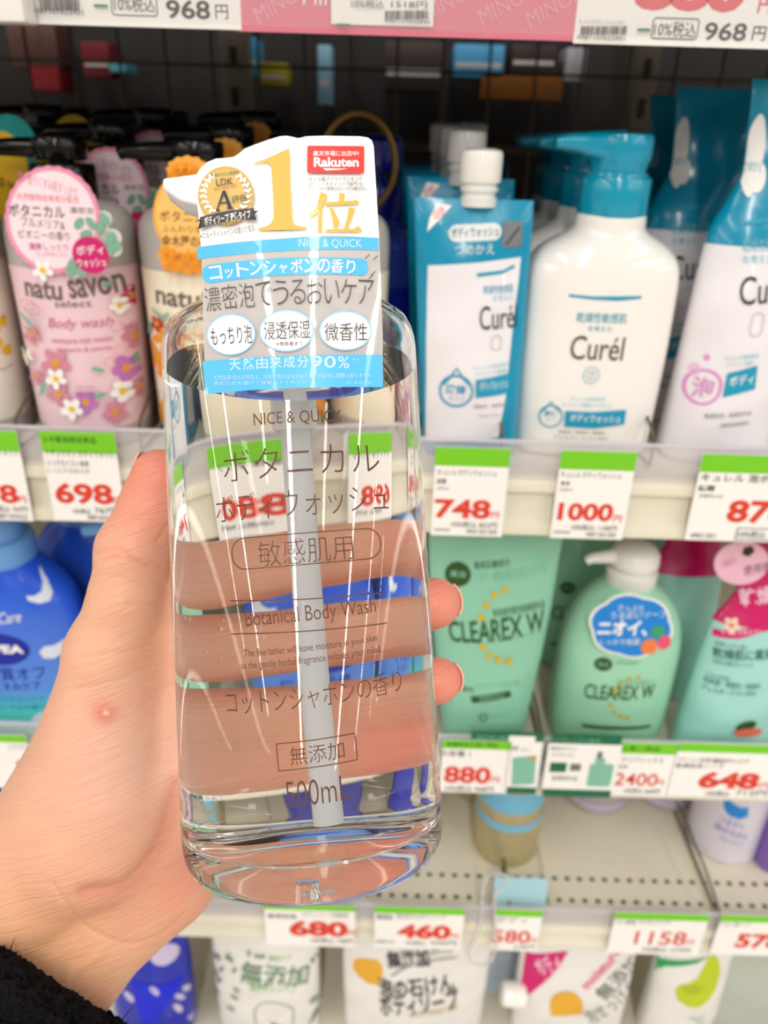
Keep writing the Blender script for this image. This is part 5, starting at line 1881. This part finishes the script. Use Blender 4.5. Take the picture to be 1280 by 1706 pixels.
# gold medal with laurel and ribbon
p.ell((330, 277, 423, 375), GOLDM, rot=0, n=48)
p.ell((335, 282, 418, 370), mat('pale gold ink', (222, 188, 108), 0.45), n=48)
for sd in (-1, 1):
    for k_ in range(8):
        a = math.radians(-52 + 15 * k_)
        x, y = 376 + sd * 37 * math.cos(a), 322 + 36 * math.sin(a)
        for dd in (-1, 1):
            p.ell((x + dd * 2.5 - 5, y - 2.2, x + dd * 2.5 + 5, y + 2.2), LABEL, rot=(70 - 14 * k_ + dd * 28) * sd, n=12)
p.text('本当のコスメ批評誌', (351, 286, 398, 292), TXT, 0.0, rot=7)
p.text('LDK', (360, 297, 388, 308), TXT, 0.0, rot=6)
p.text('the Beauty', (355, 307, 394, 315), mat('salmon ink', (232, 140, 110), 0.5), 0.0, rot=12, skew=0.3)
for seg in ([(371, 318), (375, 317), (363, 348), (366, 349), (366, 351), (360, 352), (360, 350), (361, 348)],
            [(371, 318), (375, 317), (386, 345), (388, 345), (388, 347), (378, 348), (378, 346), (380, 345)],
            [(366, 337), (381, 336), (381, 338), (366, 339)]):
    p.poly(seg, mat('navy letter ink', (54, 50, 84), 0.5))
p.text('評価', (386, 324, 411, 337), TXT, 0.0, rot=8)
p.poly([(327, 370), (334, 364), (330, 382), (342, 377), (343, 366)], mat('darker ribbon ink', (50, 44, 52), 0.5))
p.poly([(431, 351), (424, 357), (428, 366), (410, 366), (406, 352)], mat('darker ribbon ink'))
p.poly(arc(333, 362, 424, 347, -3) + arc(421, 362, 336, 378, 3), DEEP)
p.text('ボディソープ 液体タイプ', (340, 355, 418, 370), LABEL, 0.02, rot=9)
p.text('2021年12月号', (362, 369, 396, 375), TXT, 0.0, rot=6)
p.text('※フルーティシャインの香りで受賞', (333, 381, 425, 392), TXT, 0.0, rot=9)
# fold marks at the right of the film
for x, y in ((612, 428), (626, 430), (622, 456), (618, 462)):
    p.line([(x - 4, y + 3), (x + 4, y - 4)], 1.6, TXT)
p.build('label_print', tagl)
# strap that holds the label round the neck
m = MB()
Y_ = to_bottle(at_depth(480, 350, 0.179))
q0 = to_bottle(at_depth(480, 420, 0.1800))
m.add([pll(uvl(px, 440)[0], uvl(px, py)[1], -0.0003) for px, py in ((440, 440), (520, 440))] + [(0.006, -0.0172, zc + 0.004), (-0.006, -0.0172, zc + 0.004)], [(0, 1, 2, 3)], LABEL)
m.build('label_strap', tagl)
# ------------------------------------------------------------------ the hand
def ax_pt(py):
    """point of the bottle axis seen at picture height py"""
    h = (1425 - py) / (1425 - 537) * HB
    return _bot + AX * h


def wrap(phi, py, R):
    a = math.radians(phi)
    fwd = _y
    return ax_pt(py) + _x * (R * math.sin(a)) + fwd * (R * math.cos(a))


def D(px, py, d):
    return at_depth(px, py, d)


def seg(P, a, b, ra, rb):
    a, b = np.asarray(a), np.asarray(b)
    ba = b - a
    h = np.clip(((P - a) @ ba) / (ba @ ba), 0, 1)
    return np.linalg.norm(P - a - h[:, None] * ba, axis=1) - (ra + (rb - ra) * h)


def smin(a, b, k):
    h = np.clip(0.5 + 0.5 * (b - a) / k, 0, 1)
    return b * (1 - h) + a * h - k * h * (1 - h)


RF = RB + 0.0008
FING = [
    # angle round the bottle, picture height, radius along each finger
    [(-50, 1005, .0120), (-30, 970, .0106), (-2, 936, .0093), (20, 918, .0086), (36, 914, .0076)],
    [(-50, 1105, .0120), (-30, 1100, .0106), (2, 1084, .0094), (36, 1056, .0088), (59.5, 1034, .0080)],
    [(-52, 1225, .0118), (-32, 1228, .0102), (2, 1226, .0088), (37, 1200, .0080), (60.5, 1174, .0071)],
    [(-56, 1320, .0110), (-38, 1316, .0092), (-14, 1306, .0080), (6, 1298, .0073), (22, 1294, .0064)],
]
CH = []
for f in FING:
    CH.append([(wrap(a, y, RF + r), r) for a, y, r in f])
WR, WU = D(-5, 1535, .262), D(110, 1612, .266)          # thumb side and little-finger side of the wrist
FD = -RT * 0.55 - UP * 0.83 - FW * 0.70
FD = FD / np.linalg.norm(FD)                            # the forearm runs down, left and towards the camera
FR, FU = WR + FD * 0.075, WU + FD * 0.075
THUMB = [(D(158, 1345, .2480), .0215), (D(188, 1088, .2360), .0140), (D(209, 1000, .2325), .0106), (D(223, 917, .2320), .0108), (D(256, 842, .2325), .0096), (D(267, 797, .2330), .0088)]
PALM = [
    (WR, FR, .0195, .020), (WU, FU, .0175, .019), (D(50, 1570, .262), D(50, 1570, .262) + FD * 0.075, .019, .020),
    (WR, THUMB[0][0], .0205, .0240),
    (D(62, 1440, .252), D(178, 1240, .243), .020, .0200),
    (D(205, 1300, .2425), D(210, 1150, .2410), .0205, .0150),
    (D(165, 1390, .2450), D(222, 1300, .2470), .0205, .0170),
    (WU, D(268, 1446, .2665), .0185, .0185), (D(268, 1446, .2665), D(330, 1340, .278), .0185, .0150),
    (D(150, 1520, .264), D(320, 1250, .280), .0170, .0135),
    (D(120, 1480, .264), CH[0][0][0], .0160, .0125), (D(140, 1490, .264), CH[1][0][0], .0160, .0125),
    (D(170, 1500, .264), CH[2][0][0], .0160, .0120), (D(200, 1500, .264), CH[3][0][0], .0160, .0115),
    (CH[0][0][0], CH[1][0][0], .0115, .0115), (CH[1][0][0], CH[2][0][0], .0115, .011), (CH[2][0][0], CH[3][0][0], .011, .0105),
    (D(215, 1140, .252), CH[0][0][0], .0120, .0110),
]


def sdf(P):
    d = None
    for a, b, ra, rb in PALM:
        e = seg(P, a, b, ra, rb)
        d = e if d is None else smin(d, e, .009)
    t = None
    for (a, ra), (b, rb) in zip(THUMB, THUMB[1:]):
        e = seg(P, a, b, ra, rb)
        t = e if t is None else smin(t, e, .003)
    d = smin(d, t, .006)
    for c in CH:
        t = None
        for (a, ra), (b, rb) in zip(c, c[1:]):
            e = seg(P, a, b, ra, rb)
            t = e if t is None else smin(t, e, .0022)
        d = smin(d, t, .0035)
    # flesh flattens against the bottle
    q = P - _bot
    h = q @ AX
    rad = np.linalg.norm(q - h[:, None] * AX, axis=1) - (RB + 0.00025)
    cyl = np.maximum(rad, -h - 0.0002)
    kk = 0.0015
    hh = np.clip(0.5 - 0.5 * (-cyl - d) / kk * -1.0, 0, 1)
    a, b = d, -cyl
    hh = np.clip(0.5 + 0.5 * (a - b) / kk, 0, 1)
    return b * (1 - hh) + a * hh + kk * hh * (1 - hh)


def surface_nets(lo, hi, s):
    n = np.ceil((hi - lo) / s).astype(int) + 1
    gx, gy, gz = [lo[i] + s * np.arange(n[i]) for i in range(3)]
    F = np.empty(n, np.float32)
    for i, x in enumerate(gx):
        Y, Z = np.meshgrid(gy, gz, indexing='ij')
        P = np.stack([np.full(Y.size, x), Y.ravel(), Z.ravel()], 1)
        F[i] = sdf(P).reshape(n[1], n[2])
    neg = F < 0
    c = np.zeros(n - 1, int)
    for a in (0, 1):
        for b in (0, 1):
            for e in (0, 1):
                c += neg[a:n[0] - 1 + a, b:n[1] - 1 + b, e:n[2] - 1 + e]
    act = (c > 0) & (c < 8)
    idx = -np.ones(n - 1, int)
    I = np.argwhere(act)
    idx[act] = np.arange(len(I))
    acc, cnt = np.zeros((len(I), 3)), np.zeros(len(I))
    cor = [(a, b, e) for a in (0, 1) for b in (0, 1) for e in (0, 1)]
    for i in range(8):
        for j in range(i + 1, 8):
            if sum(abs(cor[i][k] - cor[j][k]) for k in range(3)) != 1:
                continue
            A, B = I + cor[i], I + cor[j]
            fa, fb = F[A[:, 0], A[:, 1], A[:, 2]], F[B[:, 0], B[:, 1], B[:, 2]]
            x = (fa < 0) != (fb < 0)
            t = np.where(x, fa / np.where(x, fa - fb, 1), 0)[:, None]
            acc += np.where(x[:, None], A + t * (B - A), 0)
            cnt += x
    V = lo + s * acc / cnt[:, None]
    Q = []
    for ax in range(3):
        u, v = (ax + 1) % 3, (ax + 2) % 3
        sl0 = [slice(None)] * 3
        sl1 = [slice(None)] * 3
        sl0[ax] = slice(0, n[ax] - 1)
        sl1[ax] = slice(1, n[ax])
        x = neg[tuple(sl0)] != neg[tuple(sl1)]
        E = np.argwhere(x)
        E = E[(E[:, u] > 0) & (E[:, v] > 0) & (E[:, u] < n[u] - 1) & (E[:, v] < n[v] - 1)]
        du, dv = np.eye(3, dtype=int)[u], np.eye(3, dtype=int)[v]
        g = lambda o: idx[(E - o)[:, 0], (E - o)[:, 1], (E - o)[:, 2]]
        q = np.stack([g(du + dv), g(dv), g(0 * du), g(du)], 1)
        s0 = neg[E[:, 0], E[:, 1], E[:, 2]]
        q[~s0] = q[~s0][:, ::-1]
        Q.append(q)
    return V, np.concatenate(Q)


def grad(P, e=2e-4):
    g = np.stack([sdf(P + e * np.eye(3)[i]) - sdf(P - e * np.eye(3)[i]) for i in range(3)], 1)
    return g / (np.linalg.norm(g, axis=1, keepdims=True) + 1e-9)


allp = [a for c in CH for a, r in c] + [a for a, r in THUMB] + [x for q in PALM for x in q[:2]]
lo = np.min(allp, 0) - 0.028
hi = np.max(allp, 0) + 0.028
VH, QH = surface_nets(lo, hi, 0.0014)
QH = QH[(QH >= 0).all(1)]


def subdivide(V, Q):
    """split each quad in four, then pull the new points onto the surface"""
    E = np.concatenate([Q[:, [i, (i + 1) % 4]] for i in range(4)])
    Es = np.sort(E, 1)
    U, inv = np.unique(Es, axis=0, return_inverse=True)
    inv = inv.reshape(4, -1)
    n = len(V)
    mid = V[U].mean(1)
    cen = V[Q].mean(1)
    W_ = np.concatenate([V, mid, cen])
    e = n + inv
    c = n + len(U) + np.arange(len(Q))
    return W_, np.concatenate([np.stack([Q[:, i], e[i], c, e[(i - 1) % 4]], 1) for i in range(4)])


for _ in range(2):
    VH = VH - (sdf(VH) * 0.9)[:, None] * grad(VH)
VH, QH = subdivide(VH, QH)
for _ in range(2):
    VH = VH - (sdf(VH) * 0.9)[:, None] * grad(VH)
NH = grad(VH)
# skin creases: shallow grooves along lines of the palm side
PX = to_px(VH)
vis = ((VH - CAM) * NH).sum(1) < 0.0


def groove(pts, width, depth):
    P = np.array([r[:2] for r in dense([tuple(q) for q in pts], 6)]) if len(pts) > 2 else np.array(pts, float)
    d = np.full(len(VH), 1e9)
    for a, b in zip(P, P[1:]):
        ba = b - a
        h = np.clip(((PX - a) @ ba) / (ba @ ba + 1e-9), 0, 1)
        d = np.minimum(d, np.linalg.norm(PX - a - h[:, None] * ba, axis=1))
    return depth * np.exp(-(d / width) ** 2) * vis


G = np.zeros(len(VH))
for pts, w_, dp in ([[(160, 922), (195, 914), (228, 934), (268, 944)], 4, .0005], [[(170, 934), (200, 930), (250, 944)], 3, .0003], [[(158, 990), (190, 960), (236, 976)], 3, .0002],
                    [[(262, 900), (276, 880), (286, 868)], 3, .0004], [[(210, 1008), (246, 1006), (280, 1018)], 3, .0003], 
                    [[(130, 1096), (200, 1086), (262, 1070)], 3, .00025],
                    [[(100, 1150), (170, 1140), (258, 1108)], 3, .00025], [[(296, 1310), (264, 1415), (205, 1476), (140, 1490)], 17, .0013], [[(262, 1420), (205, 1478), (150, 1490)], 4, .0003],
                    [[(90, 1475), (150, 1548), (215, 1572), (262, 1560), (310, 1520)], 4, .00035], 
                    [[(110, 1660), (130, 1610), (180, 1580)], 9, .0005]):
    G += groove(pts, w_, dp)
G -= groove([(96, 1668), (122, 1622), (176, 1580)], 9, .0009)
G -= groove([(176, 1187), (178, 1188)], 15, .0005)
VH = VH - NH * G[:, None]
MH = bpy.data.meshes.new('hand')
MH.from_pydata([tuple(v) for v in VH], [], [tuple(int(i) for i in q) for q in QH])
MH.polygons.foreach_set('use_smooth', [True] * len(MH.polygons))
# skin tones: pinker fingertips, thumb pad and palm heel, one small red spot
base_c, pink_c, red_c, pale_c = [np.array(lin(c)[:3]) for c in ((231, 177, 146), (234, 138, 118), (208, 88, 84), (240, 202, 170))]
tip = np.zeros(len(VH))
for c in CH:
    dd = np.linalg.norm(VH - c[-1][0], axis=1)
    tip = np.maximum(tip, np.exp(-(dd / .015) ** 2))
    for q, r in c[1:4]:
        dd = np.linalg.norm(VH - q, axis=1)
        tip = np.maximum(tip, 0.30 * np.exp(-(dd / .010) ** 2))
tip = np.maximum(tip, 0.95 * np.exp(-(np.linalg.norm(VH - THUMB[-1][0], axis=1) / .020) ** 2))
heel = 0.45 * np.exp(-(np.linalg.norm(VH - D(300, 1440, .25), axis=1) / .022) ** 2)
web = 0.4 * np.exp(-(np.linalg.norm(VH - D(285, 1130, .25), axis=1) / .016) ** 2)
nz_ = 0.5 + 0.5 * np.sin(VH[:, 0] * 310 + 2 * np.sin(VH[:, 2] * 190)) * np.sin(VH[:, 2] * 260 + 1.7 * np.sin(VH[:, 1] * 230))
w1 = np.clip(np.maximum(np.maximum(tip, heel), web) + 0.16 * nz_, 0, 1)
w2 = np.exp(-(np.linalg.norm(PX - np.array([174, 1187]), axis=1) / 19) ** 2) * vis
w3 = np.exp(-(np.linalg.norm(PX - np.array([177, 1187]), axis=1) / 4.5) ** 2) * vis
crease = np.clip(G / .0010, 0, 1) ** 1.4
CO = base_c * (1 - w1[:, None]) + pink_c * w1[:, None]
pale2, warm = np.array(lin((226, 178, 160))[:3]), np.array(lin((236, 178, 128))[:3])
g1 = (0.6 * np.exp(-(np.linalg.norm(VH - D(190, 1290, .225), axis=1) / .020) ** 2))[:, None]
g2 = (0.7 * np.exp(-(np.linalg.norm(VH - D(60, 1560, .245), axis=1) / .026) ** 2))[:, None]
CO = CO * (1 - g1) + pale2 * g1
CO = CO * (1 - g2) + warm * g2
CO = CO * (1 - 0.42 * crease[:, None]) + pink_c * 0.8 * 0.42 * crease[:, None]
CO = CO * (1 - 0.65 * w2[:, None]) + red_c * 0.65 * w2[:, None]
CO = CO * (1 - w3[:, None]) + pale_c * w3[:, None]
at_ = MH.color_attributes.new('skin_tone', 'FLOAT_COLOR', 'POINT')
at_.data.foreach_set('color', np.concatenate([CO, np.ones((len(CO), 1))], 1).astype(np.float32).ravel())
SKIN = mat('skin', (240, 186, 146), 0.42, spec=0.42, sub=0.12)
b_ = bsdf(SKIN)
b_.inputs['Subsurface Radius'].default_value = (1.0, 0.35, 0.18)
b_.inputs['Subsurface Scale'].default_value = 0.004
an = node(SKIN, 'ShaderNodeAttribute', attribute_name='skin_tone')
link(SKIN, an.outputs['Color'], b_.inputs['Base Color'])
# fine parallel skin lines plus a small cell pattern
tc_ = node(SKIN, 'ShaderNodeTexCoord')
ua, va = RT + 0.34 * UP, UP - 0.34 * RT
dots = []
for vec, sc_ in ((ua, 26.0), (va, 330.0), (FW, 70.0)):
    dn_ = node(SKIN, 'ShaderNodeVectorMath', operation='DOT_PRODUCT')
    dn_.inputs[1].default_value = tuple(vec * sc_)
    link(SKIN, tc_.outputs['Object'], dn_.inputs[0])
    dots.append(dn_)
cx_ = node(SKIN, 'ShaderNodeCombineXYZ')
for i in range(3):
    link(SKIN, dots[i].outputs['Value'], cx_.inputs[i])
no_ = node(SKIN, 'ShaderNodeTexNoise', Scale=1.0, Detail=2.0, Distortion=0.5)
link(SKIN, cx_.outputs[0], no_.inputs['Vector'])
s1 = node(SKIN, 'ShaderNodeMath', operation='SUBTRACT')
s1.inputs[1].default_value = 0.5
link(SKIN, no_.outputs[0], s1.inputs[0])
s2 = node(SKIN, 'ShaderNodeMath', operation='ABSOLUTE')
link(SKIN, s1.outputs[0], s2.inputs[0])
s3 = node(SKIN, 'ShaderNodeMapRange')
s3.inputs['From Max'].default_value = 0.075
link(SKIN, s2.outputs[0], s3.inputs['Value'])
vo_ = node(SKIN, 'ShaderNodeTexVoronoi', Scale=1100.0)
link(SKIN, tc_.outputs['Object'], vo_.inputs['Vector'])
mx_ = node(SKIN, 'ShaderNodeMath', operation='MULTIPLY_ADD')
mx_.inputs[1].default_value = 0.35
link(SKIN, vo_.outputs[0], mx_.inputs[0])
link(SKIN, s3.outputs[0], mx_.inputs[2])
bp_ = node(SKIN, 'ShaderNodeBump', Strength=0.34, Distance=0.0004)
link(SKIN, mx_.outputs[0], bp_.inputs['Height'])
link(SKIN, bp_.outputs['Normal'], b_.inputs['Normal'])
MH.materials.append(SKIN)
person = thing('person', 'left hand holding the clear bottle from behind, black knit sleeve at the wrist', 'person', tuple(D(50, 1570, .262)))
hand = bpy.data.objects.new('hand', MH)
COL.objects.link(hand)
hand.parent = person
hand.matrix_parent_inverse = Matrix.Translation(-Vector(tuple(D(50, 1570, .262))))

# fingernails: thin curved plates on the backs of the tips
NAIL = mat('fingernail', (242, 186, 166), 0.25, coat=0.3)


def nail(tip_, prev, out, w, l, r):
    tip_, prev, out = np.asarray(tip_), np.asarray(prev), np.asarray(out)
    t = tip_ - prev
    t /= np.linalg.norm(t)
    out = out - t * (out @ t)
    out /= np.linalg.norm(out)
    s_ = np.cross(t, out)
    V, F = [], []
    nu, nv = 13, 9
    for j in range(nv):
        for i in range(nu):
            u = (i / (nu - 1) - 0.5) * 2
            v = j / (nv - 1)
            a = u * w
            edge = 1 - 0.25 * u * u
            P = tip_ + t * ((v - 0.68) * l * edge + r * 0.35) + r * 1.0 * (math.cos(a) * out + math.sin(a) * s_) + out * 0.00025
            P = P - out * (0.0012 * max(0, v - 0.55) ** 2 * 4)
            V.append(P)
    for j in range(nv - 1):
        for i in range(nu - 1):
            F.append((j * nu + i, j * nu + i + 1, (j + 1) * nu + i + 1, (j + 1) * nu + i))
    m = MB()
    m.add(V, F, NAIL)
    o = m.build('fingernail', hand)
    md = o.modifiers.new('plate', 'SOLIDIFY')
    md.thickness = 0.0006
    md.offset = -1
    return o


for c in CH:
    (a, ra), (b, rb) = c[-2], c[-1]
    hgt = (b - _bot) @ AX
    out = b - (_bot + AX * hgt)
    nail(b, a, out, 0.72, 0.0095, rb * 0.97)
nail(THUMB[-1][0], THUMB[-2][0], -RT * 0.93 + FW * 0.35, 0.72, 0.0125, THUMB[-1][1] * 0.97)

# black knit sleeve
c0 = D(58, 1630, .2560)
c1 = c0 + FD * 0.1
ax = (c1 - c0) / np.linalg.norm(c1 - c0)
sx_ = RT * 0.83 + (-UP) * 0.55
sx_ = sx_ - ax * (sx_ @ ax)
sx_ /= np.linalg.norm(sx_)
sy_ = np.cross(ax, sx_)
KNIT = mat('black knit wool', (25, 23, 25), 0.95, spec=0.1)
add_bump(KNIT, 420, 1.0, 0.003, 'ShaderNodeTexVoronoi')
V, F = [], []
nn, mmx = 220, 70
rs_ = np.random.RandomState(3)
ns = rs_.rand(mmx, nn)
rows_ = [(-0.0035, 0.0), (-0.0015, 0.0035)] + [(0.0 + i * 0.0011, 0.0044 + 0.0018 * math.sin(i * 0.35) ** 2 + i * 0.00008) for i in range(mmx - 2)]
for i, (s_, gr) in enumerate(rows_):
    for k_ in range(nn):
        a = 2 * math.pi * k_ / nn
        fz = 0.0011 * ns[i, k_] + 0.0008 * math.sin(k_ * 1.43 + i) * math.sin(i * 1.9 + k_ * 0.4)
        rx, ry = 0.0325 + gr + fz, 0.0275 + gr + fz
        V.append(c0 + ax * (s_ + 0.0009 * (ns[i, (k_ * 7) % nn] - 0.5)) + sx_ * rx * math.cos(a) + sy_ * ry * math.sin(a))
for i in range(mmx - 1):
    for k_ in range(nn):
        k2 = (k_ + 1) % nn
        F.append((i * nn + k_, i * nn + k2, (i + 1) * nn + k2, (i + 1) * nn + k_))
m = MB()
m.add(V, F, KNIT)
FLECK = mat('pale wool fleck', (206, 200, 190), 0.9)
# fuzz: short loose fibres round the cuff, a few pale flecks of yarn
for i in range(2600):
    a = rs_.rand() * 2 * math.pi
    s_ = rs_.rand() ** 1.6 * 0.05 - 0.002
    g_ = 0.0054 if s_ > 0.001 else 0.003
    o_ = sx_ * math.cos(a) * (0.0325 + g_) + sy_ * math.sin(a) * (0.0275 + g_)
    o1 = c0 + ax * s_ + o_
    dn = o_ / np.linalg.norm(o_) + rs_.randn(3) * 0.7
    L = 0.0012 + 0.0016 * rs_.rand()
    m.tube([o1 - dn * 0.0004, o1 + dn * L * 0.5, o1 + dn * L + rs_.randn(3) * 0.0006], [0.00022, 0.0002, 0.00008], KNIT, 3)
for i in range(70):
    a = 2 * math.pi * rs_.rand()
    s_ = 0.006 + rs_.rand() * 0.035
    o_ = sx_ * math.cos(a) * 0.0388 + sy_ * math.sin(a) * 0.0338
    o1 = c0 + ax * s_ + o_
    m.tube([o1 + rs_.randn(3) * 0.0008 for _ in range(4)], 0.00035, FLECK, 5)
sl_ = m.build('sleeve', person, sharp=None)
sl_.matrix_parent_inverse = Matrix.Translation(-Vector(tuple(D(50, 1570, .262))))
